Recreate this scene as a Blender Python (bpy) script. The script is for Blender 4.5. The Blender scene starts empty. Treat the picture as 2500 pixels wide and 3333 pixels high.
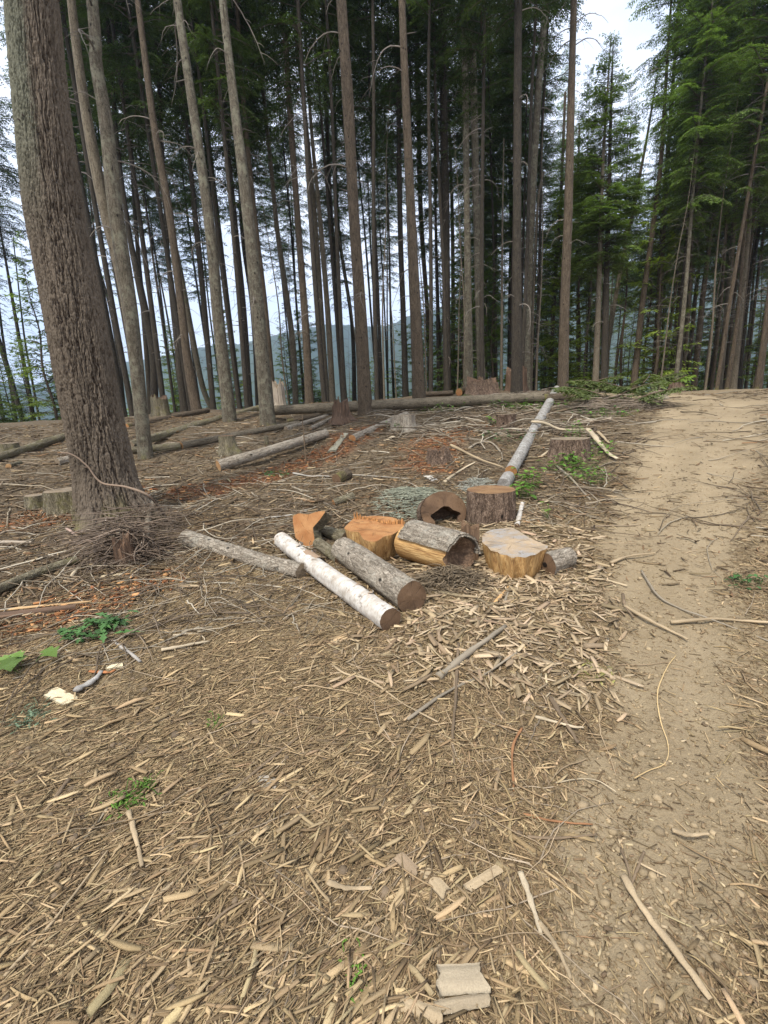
import bpy, math, random
import numpy as np
from mathutils import Vector, Matrix, noise as mnoise
R = math.radians
scene = bpy.context.scene
COL = scene.collection

# ------------------------------------------------------------------ camera
F = 1507.0                      # focal length in photo pixels (photo 2500 x 3333)
CAMZ = 1.5
cam_d = bpy.data.cameras.new('camera'); cam = bpy.data.objects.new('camera', cam_d); COL.objects.link(cam)
cam_d.sensor_fit = 'VERTICAL'; cam_d.sensor_height = 36.0; cam_d.lens = F / 3333.0 * 36.0
cam_d.clip_start = 0.05; cam_d.clip_end = 9000
CM = Matrix.Rotation(R(90 - 13.0), 4, 'X') @ Matrix.Rotation(R(-2.6), 4, 'Z')
CM = Matrix.Translation((0, 0, CAMZ)) @ CM
cam.matrix_world = CM
scene.camera = cam
CR = np.array(CM.to_3x3()); FWD = -CR[:, 2]

# ------------------------------------------------------------------ world, sun, exposure
SUN_EL, SUN_AZ = R(58), R(-150)      # high behind the camera, veiled by cloud
world = bpy.data.worlds.new('World'); scene.world = world; world.use_nodes = True
wn = world.node_tree.nodes; wl = world.node_tree.links; wn.clear()
sky = wn.new('ShaderNodeTexSky'); sky.sky_type = 'NISHITA'; sky.sun_disc = False
sky.sun_elevation = SUN_EL; sky.sun_rotation = SUN_AZ; sky.air_density = 1.0; sky.dust_density = 2.5
tc = wn.new('ShaderNodeTexCoord'); mp = wn.new('ShaderNodeMapping'); mp.inputs['Scale'].default_value = (1, 1, 2.6)
nz = wn.new('ShaderNodeTexNoise'); nz.inputs['Scale'].default_value = 2.3; nz.inputs['Detail'].default_value = 6; nz.inputs['Roughness'].default_value = .55
cr = wn.new('ShaderNodeValToRGB')
cr.color_ramp.elements[0].position = .33; cr.color_ramp.elements[0].color = (8.6, 9.3, 11.0, 1)
cr.color_ramp.elements[1].position = .66; cr.color_ramp.elements[1].color = (13.6, 13.6, 14.4, 1)
mx = wn.new('ShaderNodeMix'); mx.data_type = 'RGBA'; mx.inputs['Factor'].default_value = .86
bg = wn.new('ShaderNodeBackground'); bg.inputs['Strength'].default_value = .086
wo = wn.new('ShaderNodeOutputWorld')
wl.new(tc.outputs['Generated'], mp.inputs['Vector']); wl.new(mp.outputs[0], nz.inputs['Vector'])
wl.new(nz.outputs['Fac'], cr.inputs[0]); wl.new(sky.outputs[0], mx.inputs['A']); wl.new(cr.outputs[0], mx.inputs['B'])
wl.new(mx.outputs['Result'], bg.inputs['Color']); wl.new(bg.outputs[0], wo.inputs['Surface'])
sun_d = bpy.data.lights.new('sun', 'SUN'); sun_d.energy = 3.0; sun_d.angle = R(7); sun_d.color = (1, .95, .86)
sun = bpy.data.objects.new('sun', sun_d); COL.objects.link(sun)
sdir = Vector((math.sin(SUN_AZ) * math.cos(SUN_EL), math.cos(SUN_AZ) * math.cos(SUN_EL), math.sin(SUN_EL)))
sun.rotation_euler = sdir.to_track_quat('Z', 'Y').to_euler()
scene.view_settings.view_transform = 'Standard'; scene.view_settings.look = 'None'
scene.view_settings.exposure = 0.74; scene.view_settings.gamma = 1
scene.cycles.max_bounces = 6; scene.cycles.diffuse_bounces = 3; scene.cycles.transparent_max_bounces = 4
scene.cycles.volume_bounces = 1
scene.cycles.use_denoising = True

# ------------------------------------------------------------------ noise
def _h(ix, iy, iz, s):
    n = (ix.astype(np.int64) * 374761393 + iy.astype(np.int64) * 668265263 + iz.astype(np.int64) * 2147483647 + s * 974634777) & 0xffffffff
    n = ((n ^ (n >> 13)) * 1274126177) & 0xffffffff
    n = ((n ^ (n >> 16)) * 2246822519) & 0xffffffff
    return ((n ^ (n >> 15)) & 0xffffff) / 16777215.0
def vn(x, y, z=0.0, s=0):
    x, y, z = np.broadcast_arrays(np.asarray(x, float), np.asarray(y, float), np.asarray(z, float))
    ix, iy, iz = np.floor(x), np.floor(y), np.floor(z)
    fx, fy, fz = x - ix, y - iy, z - iz
    fx = fx * fx * (3 - 2 * fx); fy = fy * fy * (3 - 2 * fy); fz = fz * fz * (3 - 2 * fz)
    o = 0
    for a in (0, 1):
        for b in (0, 1):
            for c in (0, 1):
                w = (fx if a else 1 - fx) * (fy if b else 1 - fy) * (fz if c else 1 - fz)
                o = o + w * _h(ix + a, iy + b, iz + c, s)
    return o * 2 - 1
def fbm(x, y, z=0.0, o=4, s=0, g=.5):
    t = 0; a = 1; n = 0
    for i in range(o):
        t = t + a * vn(x * 2 ** i, y * 2 ** i, np.asarray(z) * 2 ** i, s + i * 7); n += a; a *= g
    return t / n
def sst(a, b, x):
    t = np.clip((x - a) / (b - a), 0, 1); return t * t * (3 - 2 * t)

# ------------------------------------------------------------------ terrain height
AZ = np.radians([-60, -40, -25, -12, -2, 3, 12, 17, 24, 32, 50])
CZ = np.array([1.35, 1.42, 1.55, 1.68, 1.78, 1.92, 2.02, 1.85, 1.66, 1.56, 1.5])
def Hbase(x, y):
    x = np.asarray(x, float); y = np.asarray(y, float)
    r = np.hypot(x, y); az = np.arctan2(x, np.maximum(y, .01)); az = np.where(y > 0.01, az, 0)
    c = np.interp(az, AZ, CZ)
    p = .135 * np.log1p(np.exp(np.minimum((r - 5.0) / .8, 300))) * .8          # soft ramp from 5 m on
    k = 1.0
    crest = c
    up = crest - k * .35 * np.log1p(np.exp(np.clip((crest - p) / .35 / k, -300, 300)))  # soft min(p, crest)
    up = np.maximum(up, 0) * (y > -8)
    left = 1 - sst(np.radians(15), np.radians(30), az)
    fall = np.clip(r - 20, 0, None)
    down = left * (.30 * np.minimum(fall, 200) * sst(0, 40, fall)) + (1 - left) * (.02 * np.minimum(fall, 300))
    down = down + .10 * np.clip(r - 230, 0, 500) * sst(230, 300, r)
    return up - down
def Hs(x, y):
    x = np.asarray(x, float); y = np.asarray(y, float)
    z = Hbase(x, y); r = np.hypot(x, y)
    pth = pathw(x, y)
    amp = (1 - .75 * pth)
    z = z + amp * (.05 * fbm(x * .9, y * .9, 0, 3, 11) + .02 * sst(5, 8, r) * fbm(x * 2.1, y * 2.1, 0, 3, 5) * 2 )
    z = z + amp * .13 * sst(3, 5, y) * sst(3.5, 1.5, np.abs(x + .2)) * fbm(x * .8 + 9, y * .8, 0, 3, 29) + .22 * np.exp(-((x + .3) / 2.4) ** 2 - ((y - 10.2) / 1.5) ** 2) + .05 * np.exp(-((x - .45) / .35) ** 2 - ((y - 3.75) / .25) ** 2)
    z = z + amp * .16 * sst(7, 11, r) * fbm(x * .45 + 3, y * .45, 0, 3, 23)
    return z
PY = PL = PR = None
def pathw(x, y):
    l = np.interp(y, PY, PL); r = np.interp(y, PY, PR)
    w = .11 + .018 * np.abs(y)
    n = 1.9 * w * fbm(x * 1.7, y * 1.4, 0, 5, 77, .6)
    return sst(-w, w, x - l + n) * (1 - .75 * sst(-w, w * 1.3, x - r + n))

def ray(px, py):
    d = np.array([(px - 1250) / F, -(py - 1666.5) / F, -1.0]); d = CR @ d
    return d / np.linalg.norm(d)
def at(px, py, lift=0.0, base=False):
    d = ray(px, py); t = np.concatenate([np.arange(.8, 12, .02), np.arange(12, 60, .06)])
    X = d[0] * t; Y = d[1] * t; Z = CAMZ + d[2] * t
    h = (Hbase if base else Hs)(X, Y) + lift
    k = np.nonzero(Z <= h)[0]
    i = k[0] if len(k) else int(np.argmin(Z[t < 24] - h[t < 24]))
    return Vector((X[i], Y[i], Z[i]))
def plane(px, py, yw):
    d = ray(px, py); t = yw / d[1]
    return Vector((d[0] * t, yw, CAMZ + d[2] * t))
def depth(p): return float(np.dot(np.array(p) - np.array([0, 0, CAMZ]), FWD))
def hz(x, y): return float(Hs(np.array([x]), np.array([y]))[0])
def D(a): return (a[0] / .66360, a[1] / .66360)      # display pixels (1659 wide) -> photo pixels
def proj(x, y, z):
    P = np.stack([np.asarray(x), np.asarray(y), np.asarray(z) - CAMZ], -1) @ CR
    return 1250 + F * P[..., 0] / -P[..., 2], 1666.5 - F * P[..., 1] / -P[..., 2]

# path edges on the ground, as functions of y
_L = [at(*D(p), base=True) for p in ((1220, 2212), (1190, 2000), (1230, 1800), (1300, 1600), (1320, 1400), (1300, 1200), (1330, 1100), (1380, 1000), (1400, 920), (1445, 875))]
_R = [at(*D(p), base=True) for p in ((1480, 2212), (1510, 2100), (1580, 1900), (1600, 1700), (1560, 1500), (1590, 1300), (1600, 1100), (1610, 1000), (1650, 900), (1650, 865))]
PY = np.concatenate([np.linspace(-3, .8, 4), np.geomspace(.9, 20, 30), [40]])
PL = np.interp(PY, [p.y for p in _L], [p.x for p in _L]); PR = np.interp(PY, [p.y for p in _R], [p.x for p in _R])

# ------------------------------------------------------------------ mesh helpers
def mesh(name, V, faces, mat=None, col=None, smooth=False, mats=None, fmat=None):
    """faces: list of int arrays (n, k)"""
    me = bpy.data.meshes.new(name)
    V = np.asarray(V, np.float32).reshape(-1, 3)
    faces = [np.asarray(f, np.int32) for f in faces if len(f)]
    me.vertices.add(len(V)); me.vertices.foreach_set('co', V.ravel())
    nl = sum(f.size for f in faces); nf = sum(len(f) for f in faces)
    me.loops.add(nl); me.polygons.add(nf)
    me.loops.foreach_set('vertex_index', np.concatenate([f.ravel() for f in faces]))
    cnt = np.concatenate([np.full(len(f), f.shape[1]) for f in faces])
    me.polygons.foreach_set('loop_start', np.concatenate([[0], np.cumsum(cnt)[:-1]]).astype(np.int32))
    me.polygons.foreach_set('loop_total', cnt.astype(np.int32))
    if smooth: me.polygons.foreach_set('use_smooth', np.ones(nf, bool))
    if mats:
        for m in mats: me.materials.append(m)
        me.polygons.foreach_set('material_index', np.asarray(fmat, np.int32))
    elif mat: me.materials.append(mat)
    if col is not None:
        a = me.color_attributes.new('Col', 'FLOAT_COLOR', 'POINT')
        c = np.ones((len(V), 4), np.float32); c[:, :3] = np.asarray(col)[:, :3]
        a.data.foreach_set('color', c.ravel())
    me.update(calc_edges=True)
    return me
def obj(name, me, parent=None, loc=None, mat4=None):
    o = bpy.data.objects.new(name, me); COL.objects.link(o)
    if parent: o.parent = parent
    if loc is not None: o.location = loc
    if mat4 is not None: o.matrix_world = mat4
    return o
def tag(o, label=None, cat=None, group=None, kind=None):
    if label: o['label'] = label
    if cat: o['category'] = cat
    if group: o['group'] = group
    if kind: o['kind'] = kind
    return o
def empty(name, mat4=None, loc=None):
    o = bpy.data.objects.new(name, None); COL.objects.link(o); o.empty_display_size = .2
    if mat4 is not None: o.matrix_world = mat4
    if loc is not None: o.location = loc
    return o
def grid_faces(nr, nc, wrap=False, off=0):
    i = np.arange(nr - 1)[:, None]; m = nc if wrap else nc - 1
    j = np.arange(m)[None, :]; j2 = (j + 1) % nc
    f = np.stack([i * nc + j, i * nc + j2, (i + 1) * nc + j2, (i + 1) * nc + j], -1)
    return f.reshape(-1, 4) + off
def frames(P):
    P = np.asarray(P, float); T = np.gradient(P, axis=0); T /= np.linalg.norm(T, axis=1, keepdims=True) + 1e-9
    ref = np.array([0, 0, 1.0]) if abs(T[0, 2]) < .9 else np.array([1.0, 0, 0])
    N = np.zeros_like(P); n = np.cross(ref, T[0]); n /= np.linalg.norm(n)
    for i in range(len(P)):
        n = n - T[i] * np.dot(n, T[i]); n /= np.linalg.norm(n) + 1e-9; N[i] = n
    return T, N, np.cross(T, N)
class MB:
    def __init__(s): s.V = []; s.Q = []; s.T = []; s.C = []; s.n = 0
    def add(s, V, Q=None, T=None, c=(1, 1, 1)):
        V = np.asarray(V, float).reshape(-1, 3)
        if Q is not None and len(Q): s.Q.append(np.asarray(Q) + s.n)
        if T is not None and len(T): s.T.append(np.asarray(T) + s.n)
        c = np.asarray(c, float)
        s.C.append(np.broadcast_to(c, (len(V), 3)) if c.ndim == 1 else c); s.V.append(V); s.n += len(V)
    def tube(s, P, rad, seg=6, c=(1, 1, 1), cap=True, flat=1.0):
        P = np.asarray(P, float); rad = np.broadcast_to(rad, (len(P),)); T, N, B = frames(P)
        a = np.linspace(0, 2 * np.pi, seg, endpoint=False)
        V = P[:, None] + rad[:, None, None] * (np.cos(a)[None, :, None] * N[:, None] + flat * np.sin(a)[None, :, None] * B[:, None])
        V = V.reshape(-1, 3); Q = grid_faces(len(P), seg, True); T_ = []
        if cap:
            V = np.vstack([V, P[0], P[-1]]); k = len(V); L = (len(P) - 1) * seg
            T_ = [[(i + 1) % seg, i, k - 2] for i in range(seg)] + [[L + i, L + (i + 1) % seg, k - 1] for i in range(seg)]
        s.add(V, Q, T_, c)
    def mesh(s, name, mat, smooth=False):
        fs = []
        if s.Q: fs.append(np.vstack(s.Q))
        if s.T: fs.append(np.vstack(s.T))
        return mesh(name, np.vstack(s.V), fs, mat, np.vstack(s.C), smooth)
def curve(pts, n=12):
    """smooth curve through a few points"""
    P = np.asarray(pts, float)
    if len(P) == 2: t = np.linspace(0, 1, n)[:, None]; return P[0] * (1 - t) + P[1] * t
    s = np.concatenate([[0], np.cumsum(np.linalg.norm(np.diff(P, axis=0), axis=1))])
    Q = np.vstack([2 * P[0] - P[1], P, 2 * P[-1] - P[-2]]); out = []
    for t in np.linspace(0, s[-1], n):
        i = min(np.searchsorted(s, t, 'right') - 1, len(P) - 2); u = (t - s[i]) / (s[i + 1] - s[i])
        a, b, c, d = Q[i], Q[i + 1], Q[i + 2], Q[i + 3]
        out.append(.5 * ((2 * b) + (-a + c) * u + (2 * a - 5 * b + 4 * c - d) * u * u + (-a + 3 * b - 3 * c + d) * u ** 3))
    return np.array(out)

# ------------------------------------------------------------------ materials
class NT:
    def __init__(s, name):
        s.m = bpy.data.materials.new(name); s.m.use_nodes = True; s.t = s.m.node_tree; s.n = s.t.nodes; s.n.clear()
        s.out = s.n.new('ShaderNodeOutputMaterial'); s.b = s.n.new('ShaderNodeBsdfPrincipled'); s.l(s.b.outputs[0], s.out.inputs[0])
        s.b.inputs['Specular IOR Level'].default_value = .25; s.b.inputs['Roughness'].default_value = .85
    def l(s, a, b): s.t.links.new(a, b)
    def coord(s, scale=(1, 1, 1), kind='Object'):
        t = s.n.new('ShaderNodeTexCoord'); m = s.n.new('ShaderNodeMapping'); m.inputs['Scale'].default_value = scale
        s.l(t.outputs[kind], m.inputs[0]); return m.outputs[0]
    def noise(s, v, sc, det=4, ro=.55, dist=0.0, out='Fac'):
        n = s.n.new('ShaderNodeTexNoise'); n.inputs['Scale'].default_value = sc; n.inputs['Detail'].default_value = det
        n.inputs['Roughness'].default_value = ro; n.inputs['Distortion'].default_value = dist; s.l(v, n.inputs['Vector']); return n.outputs[out]
    def voro(s, v, sc, feat='F1', out='Distance', rnd=1.0):
        n = s.n.new('ShaderNodeTexVoronoi'); n.feature = feat; n.inputs['Scale'].default_value = sc; n.inputs['Randomness'].default_value = rnd
        s.l(v, n.inputs['Vector']); return n.outputs[out]
    def ramp(s, f, st, interp='LINEAR'):
        r = s.n.new('ShaderNodeValToRGB'); e = r.color_ramp; e.interpolation = interp
        while len(e.elements) < len(st): e.elements.new(.5)
        for k, (p, c) in enumerate(st):
            e.elements[k].position = p; e.elements[k].color = (*c, 1) if hasattr(c, '__len__') else (c, c, c, 1)
        s.l(f, r.inputs[0]); return r.outputs[0]
    def mix(s, f, a, b, mode='MIX'):
        m = s.n.new('ShaderNodeMix'); m.data_type = 'RGBA'; m.blend_type = mode
        for k, v in (('Factor', f), ('A', a), ('B', b)):
            if hasattr(v, 'links'): s.l(v, m.inputs[k])
            elif k == 'Factor': m.inputs[k].default_value = v
            else: m.inputs[k].default_value = (*v, 1) if hasattr(v, '__len__') else (v, v, v, 1)
        return m.outputs['Result']
    def math(s, op, a, b=0.0, cl=False):
        m = s.n.new('ShaderNodeMath'); m.operation = op; m.use_clamp = cl
        for i, v in enumerate((a, b)):
            if hasattr(v, 'links'): s.l(v, m.inputs[i])
            else: m.inputs[i].default_value = v
        return m.outputs[0]
    def attr(s, name='Col', out='Color'):
        a = s.n.new('ShaderNodeAttribute'); a.attribute_name = name; return a.outputs[out]
    def bump(s, h, dist=.01, st=1.0, prev=None):
        b = s.n.new('ShaderNodeBump'); b.inputs['Distance'].default_value = dist; b.inputs['Strength'].default_value = st; s.l(h, b.inputs['Height'])
        if prev is not None: s.l(prev, b.inputs['Normal'])
        return b.outputs[0]
    def fin(s, col, nrm=None, rough=None):
        if hasattr(col, 'links'): s.l(col, s.b.inputs['Base Color'])
        else: s.b.inputs['Base Color'].default_value = (*col, 1)
        if nrm is not None: s.l(nrm, s.b.inputs['Normal'])
        if rough is not None: s.b.inputs['Roughness'].default_value = rough
        return s.m

def bark(name, dark, mid, light, sc=1.0, bd=.02, lich=None, moss=0.0, zs=.22):
    """furrowed bark: networks of vertical fissures at two sizes, flaky in between"""
    t = NT(name); v = t.coord((sc, sc, sc * zs)); v1 = t.coord((1, 1, 1)); v2 = t.coord((sc, sc, sc * .7))
    f1 = t.math('ABSOLUTE', t.math('SUBTRACT', t.noise(v, 9, 3, .6, .5), .5)); f2 = t.math('ABSOLUTE', t.math('SUBTRACT', t.noise(v2, 22, 4, .65, .8), .5))
    p1 = t.ramp(f1, [(.0, 0.0), (.05, .75), (.14, 1.0)]); p2 = t.ramp(f2, [(.0, 0.0), (.06, .8), (.15, 1.0)])
    n = t.noise(v2, 60, 4, .75); big = t.noise(v1, 2.6, 4)
    h = t.math('ADD', t.math('ADD', t.math('MULTIPLY', p1, .4), t.math('MULTIPLY', p2, .38)), t.math('MULTIPLY', n, .35))
    c = t.ramp(h, [(.22, dark), (.62, mid), (1.05, light)])
    c = t.mix(t.ramp(big, [(.3, .45), (.6, 0.0)]), c, t.mix(.6, c, dark))
    fine = t.noise(t.coord((1, 1, .6)), 150, 3, .7); c = t.mix(t.ramp(fine, [(.45, 0.0), (.75, .5)]), c, light)
    kn = t.voro(t.coord((1, 1, .6)), 6.0, 'F1'); kf = t.ramp(kn, [(.07, 1.0), (.13, 0.0)]); c = t.mix(kf, c, tuple(x * .3 for x in dark))
    if lich:
        lf = t.ramp(t.noise(v1, 5.5, 6, .75), [(.5, 0.0), (.62, .75)]); c = t.mix(lf, c, lich)
    if moss:
        g = t.n.new('ShaderNodeSeparateXYZ'); t.l(v1, g.inputs[0])
        mz = t.math('ADD', t.math('MULTIPLY', g.outputs[2], -1.0 / moss), t.math('MULTIPLY', t.noise(v1, 6, 4), 1.6))
        c = t.mix(t.ramp(mz, [(.35, 0.0), (.85, .8)]), c, (.15, .135, .04))
    return t.fin(c, t.bump(h, bd, .9), .9)
def endgrain(name, a, b, c, ring=90, stain=None, grey=None, crack=.5):
    t = NT(name); v = t.coord((1, 1, 1)); w = t.n.new('ShaderNodeTexWave'); w.wave_type = 'RINGS'; w.rings_direction = 'Z'
    w.inputs['Scale'].default_value = ring; w.inputs['Distortion'].default_value = 3.5; w.inputs['Detail'].default_value = 3; w.inputs['Detail Scale'].default_value = .35
    t.l(v, w.inputs['Vector'])
    n = t.ramp(t.noise(v, 6, 5, .65), [(.36, 0.0), (.62, 1.0)]); big = t.noise(v, 3.5, 5, .6, .6)
    col = t.mix(n, a, b); col = t.mix(t.math('MULTIPLY', w.outputs['Fac'], .7), col, c)
    if stain: col = t.mix(t.ramp(big, [(.46, 0.0), (.62, .85)]), col, stain)
    if grey: col = t.mix(t.ramp(t.noise(v, 6, 5, .65), [(.42, 0.0), (.6, .9)]), col, grey)
    saw = t.noise(t.coord((60, 9, 9)), 3, 2)
    col = t.mix(t.ramp(saw, [(.3, .28), (.6, 0.0)]), col, tuple(x * .5 for x in b))
    g_ = t.n.new('ShaderNodeSeparateXYZ'); t.l(v, g_.inputs[0]); ang = t.math('ARCTAN2', g_.outputs[1], g_.outputs[0])
    cb = t.n.new('ShaderNodeCombineXYZ'); t.l(ang, cb.inputs[0]); rad_ = t.n.new('ShaderNodeVectorMath'); rad_.operation = 'LENGTH'; t.l(v, rad_.inputs[0]); t.l(t.math('MULTIPLY', rad_.outputs['Value'], 1.5), cb.inputs[1])
    ck = t.ramp(t.noise(cb.outputs[0], 3.4, 3, .6), [(.60, 0.0), (.64, crack)]); col = t.mix(ck, col, tuple(x * .22 for x in b))
    col = t.mix(t.ramp(t.noise(v, 24, 5, .7), [(.35, .4), (.6, 0.0)]), col, tuple(x * .6 for x in b))
    h = t.math('SUBTRACT', t.math('ADD', t.math('MULTIPLY', saw, .6), t.math('MULTIPLY', w.outputs['Fac'], .4)), t.math('MULTIPLY', ck, 1.5))
    return t.fin(col, t.bump(h, .004, .8), .75)
def grain(name, a, b, c, sc=1.0, bd=.012, rough=.75, attr=False, zs=.05):
    """long-grain wood along local z"""
    t = NT(name); v = t.coord((sc, sc, sc * zs)); n = t.noise(v, 40, 5, .65); n2 = t.noise(v, 9, 3, .6)
    n3 = t.noise(v, 90, 4, .7); col = t.ramp(n, [(.34, c), (.5, b), (.64, a)]); col = t.mix(t.ramp(n2, [(.38, .75), (.55, 0.0)]), col, b); col = t.mix(t.ramp(n3, [(.36, .7), (.5, 0.0)]), col, c)
    return t.fin(col, t.bump(n, bd, .9), rough)

M = {}
M['bark_big'] = bark('bark_big', (.045, .028, .02), (.16, .108, .078), (.33, .25, .19), .75, .02, (.17, .16, .10), 0)
M['bark_a'] = bark('bark_grey_brown', (0.02638, 0.02176, 0.01467), (0.09312, 0.0768, 0.05238), (0.19, 0.1632, 0.1184), 1.5, .016, (.21, .20, .14), .5)
M['bark_b'] = bark('bark_brown', (0.02375, 0.01686, 0.01113), (0.08072, 0.05888, 0.03869), (0.1519, 0.1175, 0.07892), 1.6, .016, None, .5)
M['bark_c'] = bark('bark_dark', (0.01135, 0.009754, 0.007254), (0.03859, 0.0306, 0.02206), (0.07569, 0.06242, 0.04499), 1.8, .012)
M['bark_d'] = bark('bark_pale', (0.03826, 0.02987, 0.01992), (0.1286, 0.1028, 0.06905), (0.223, 0.1894, 0.1353), 2.0, .010)
M['bark_log'] = bark('bark_log', (.065, .052, .038), (.23, .19, .14), (.46, .40, .32), 2.2, .016, (.34, .31, .25))
M['bark_stump'] = bark('bark_stump', (.025, .016, .011), (.12, .078, .052), (.30, .215, .155), 1.5, .03)
M['bark_spruce'] = bark('bark_spruce_grey', (.12, .11, .095), (.235, .215, .19), (.38, .36, .33), 3.0, .006, (.40, .40, .37), 0, .6)
M['bark_old'] = bark('bark_old_mossy', (0.0371, 0.03145, 0.01897), (0.1484, 0.1232, 0.07747), (0.2803, 0.2465, 0.17), 2.4, .016, (.15, .135, .055))
M['orange'] = endgrain('cut_orange', (.58, .33, .14), (.34, .145, .05), (.24, .10, .035), 60)
M['orange_pale'] = endgrain('cut_pale_orange', (.52, .34, .17), (.46, .25, .10), (.30, .15, .065), 120, (.58, .42, .25))
M['brown_end'] = endgrain('cut_brown', (.19, .115, .065), (.125, .072, .04), (.26, .165, .095), 130, (.10, .06, .035))
M['stump_top'] = endgrain('stump_top', (.36, .23, .115), (.26, .145, .065), (.13, .07, .036), 60, (.15, .075, .04))
M['grey_top'] = endgrain('weathered_top', (.50, .39, .26), (.42, .30, .18), (.30, .21, .13), 60, (.30, .24, .17), (.31, .305, .295))
M['old_top'] = endgrain('old_cut', (.33, .26, .175), (.25, .19, .125), (.17, .125, .08), 80, (.20, .175, .14))
M['split'] = grain('split_yellow', (.62, .42, .19), (.46, .275, .105), (.20, .10, .04), 1.6)
M['split_orange'] = grain('split_orange', (.60, .34, .12), (.44, .21, .06), (.22, .10, .03))
M['split_brown'] = grain('split_brown', (.22, .145, .09), (.13, .08, .048), (.055, .034, .022))
M['dead'] = grain('dead_wood_grey', (.42, .36, .29), (.29, .24, .18), (.13, .10, .07), 1)
M['rot'] = grain('rotten_wood', (.17, .105, .065), (.095, .058, .036), (.04, .026, .018), .7)
M['moss'] = (lambda t: t.fin(t.ramp(t.noise(t.coord(), 14, 5, .7), [(.35, (.10, .08, .05)), (.5, (.10, .09, .03)), (.7, (.16, .15, .05))]), t.bump(t.noise(t.coord(), 60, 4), .01)))(NT('moss'))
# birch
t = NT('birch_bark'); v = t.coord((1, 1, 1)); vs = t.coord((10, 10, 60))
len_ = t.ramp(t.noise(vs, 2.2, 3, .6), [(.56, 0.0), (.62, 1.0)]); pat = t.ramp(t.noise(t.coord((1, 1, .8)), 13, 6, .75), [(.56, 0.0), (.66, 1.0)])
c = t.ramp(t.noise(v, 9, 5, .65), [(.3, (.30, .26, .21)), (.48, (.46, .43, .38)), (.68, (.58, .555, .51))]); c = t.mix(t.math('MULTIPLY', len_, .75), c, (.30, .22, .16)); c = t.mix(t.math('MULTIPLY', pat, .85), c, (.10, .075, .055))
c = t.mix(t.ramp(t.noise(v, 4, 3), [(.55, 0.0), (.7, .5)]), c, (.50, .40, .30))
M['birch'] = t.fin(c, t.bump(t.noise(vs, 2.5, 4), .003), .6)
# chips, debris, foliage: colour from attribute
t = NT('chip_wood'); v = t.coord(); n = t.noise(v, 260, 3, .7)
c = t.mix(t.ramp(n, [(.3, .45), (.65, 0.0)]), t.attr(), t.mix(1.0, t.attr(), .45, 'MULTIPLY')); M['chip'] = t.fin(c, t.bump(n, .002), .85)
t = NT('needles'); c = t.attr(); t.fin(c, None, .6); tr = t.n.new('ShaderNodeBsdfTranslucent'); t.l(t.mix(1.0, c, (1.3, 1.5, .6), 'MULTIPLY'), tr.inputs[0])
ms = t.n.new('ShaderNodeMixShader'); ms.inputs[0].default_value = .3; t.l(t.b.outputs[0], ms.inputs[1]); t.l(tr.outputs[0], ms.inputs[2]); t.l(ms.outputs[0], t.out.inputs[0]); M['needle'] = t.m
t = NT('dead_twig'); M['twig'] = t.fin(t.attr(), None, .9)
# ground
t = NT('ground'); v = t.coord(); z = t.attr('Col'); sp = t.n.new('ShaderNodeSeparateColor'); t.l(z, sp.inputs[0])
n1 = t.noise(v, 2.2, 5, .6); n2 = t.noise(v, 26, 6, .7); n3 = t.noise(v, 120, 4, .7)
soil = t.ramp(n2, [(.28, (.075, .055, .032)), (.46, (.205, .152, .086)), (.70, (.36, .28, .165))]); soil = t.mix(t.ramp(t.noise(v, 1.1, 6, .7), [(.42, 0.0), (.62, .6)]), soil, t.mix(1.0, soil, (.52, .48, .42), 'MULTIPLY'))
litter = t.ramp(n2, [(.28, (.038, .027, .017)), (.5, (.105, .078, .048)), (.75, (.21, .16, .10))])
pth = t.mix(t.ramp(n1, [(.35, 0.0), (.7, 1.0)]), (.265, .203, .122), (.335, .262, .162)); pth = t.mix(t.ramp(n3, [(.3, .5), (.6, 0.0)]), pth, (.20, .15, .09))
rot = t.ramp(n2, [(.3, (.07, .033, .018)), (.55, (.19, .088, .042)), (.75, (.34, .18, .085))])
c = t.mix(t.math('SUBTRACT', 1.0, sp.outputs[2]), litter, soil); c = t.mix(sp.outputs[1], c, rot); c = t.mix(sp.outputs[0], c, pth)
far = t.attr('Far'); c = t.mix(far, c, t.ramp(t.noise(v, .12, 6, .7), [(.3, (.018, .035, .012)), (.7, (.07, .12, .03))]))
h = t.math('ADD', t.math('MULTIPLY', n2, 1.0), t.math('MULTIPLY', n3, .35)); M['ground'] = t.fin(c, t.bump(h, .03, .8), .95)
t = NT('hill_forest'); v = t.coord(); n = t.noise(v, .06, 8, .75); b_ = t.noise(v, .004, 5, .6)
c = t.ramp(n, [(.3, (.010, .020, .010)), (.55, (.03, .055, .02)), (.75, (.06, .10, .035))]); c = t.mix(t.ramp(b_, [(.45, 0.0), (.6, .7)]), c, (.075, .10, .045)); M['hill'] = t.fin(c, t.bump(n, 12.0, 1.0), .95)

# ------------------------------------------------------------------ the ground sheet
def spaced(segs):
    out = [segs[0][0]]
    for a, b, st0, st1 in segs:
        x = a
        while x < b - 1e-6:
            u = (x - a) / (b - a); x = min(b, x + st0 + (st1 - st0) * u); out.append(x)
    return np.array(out)
gxp = spaced([(0, 3, .03, .04), (3, 12, .04, .14), (12, 40, .14, 1.0), (40, 400, 1, 30), (400, 1900, 30, 300)])
gx = np.concatenate([-gxp[::-1], gxp[1:]])
gy = spaced([(-12, -1, 1.5, .3), (-1, .4, .1, .03), (.4, 4, .02, .035), (4, 20, .035, .14), (20, 60, .14, 1.2), (60, 500, 1.2, 30), (500, 1900, 30, 300)])
GX, GY = np.meshgrid(gx, gy)
GZ = Hs(GX, GY); rr = np.hypot(GX, GY); pw = pathw(GX, GY)
clod = sst(14, 6, rr) * (1 - .8 * pw)
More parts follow.
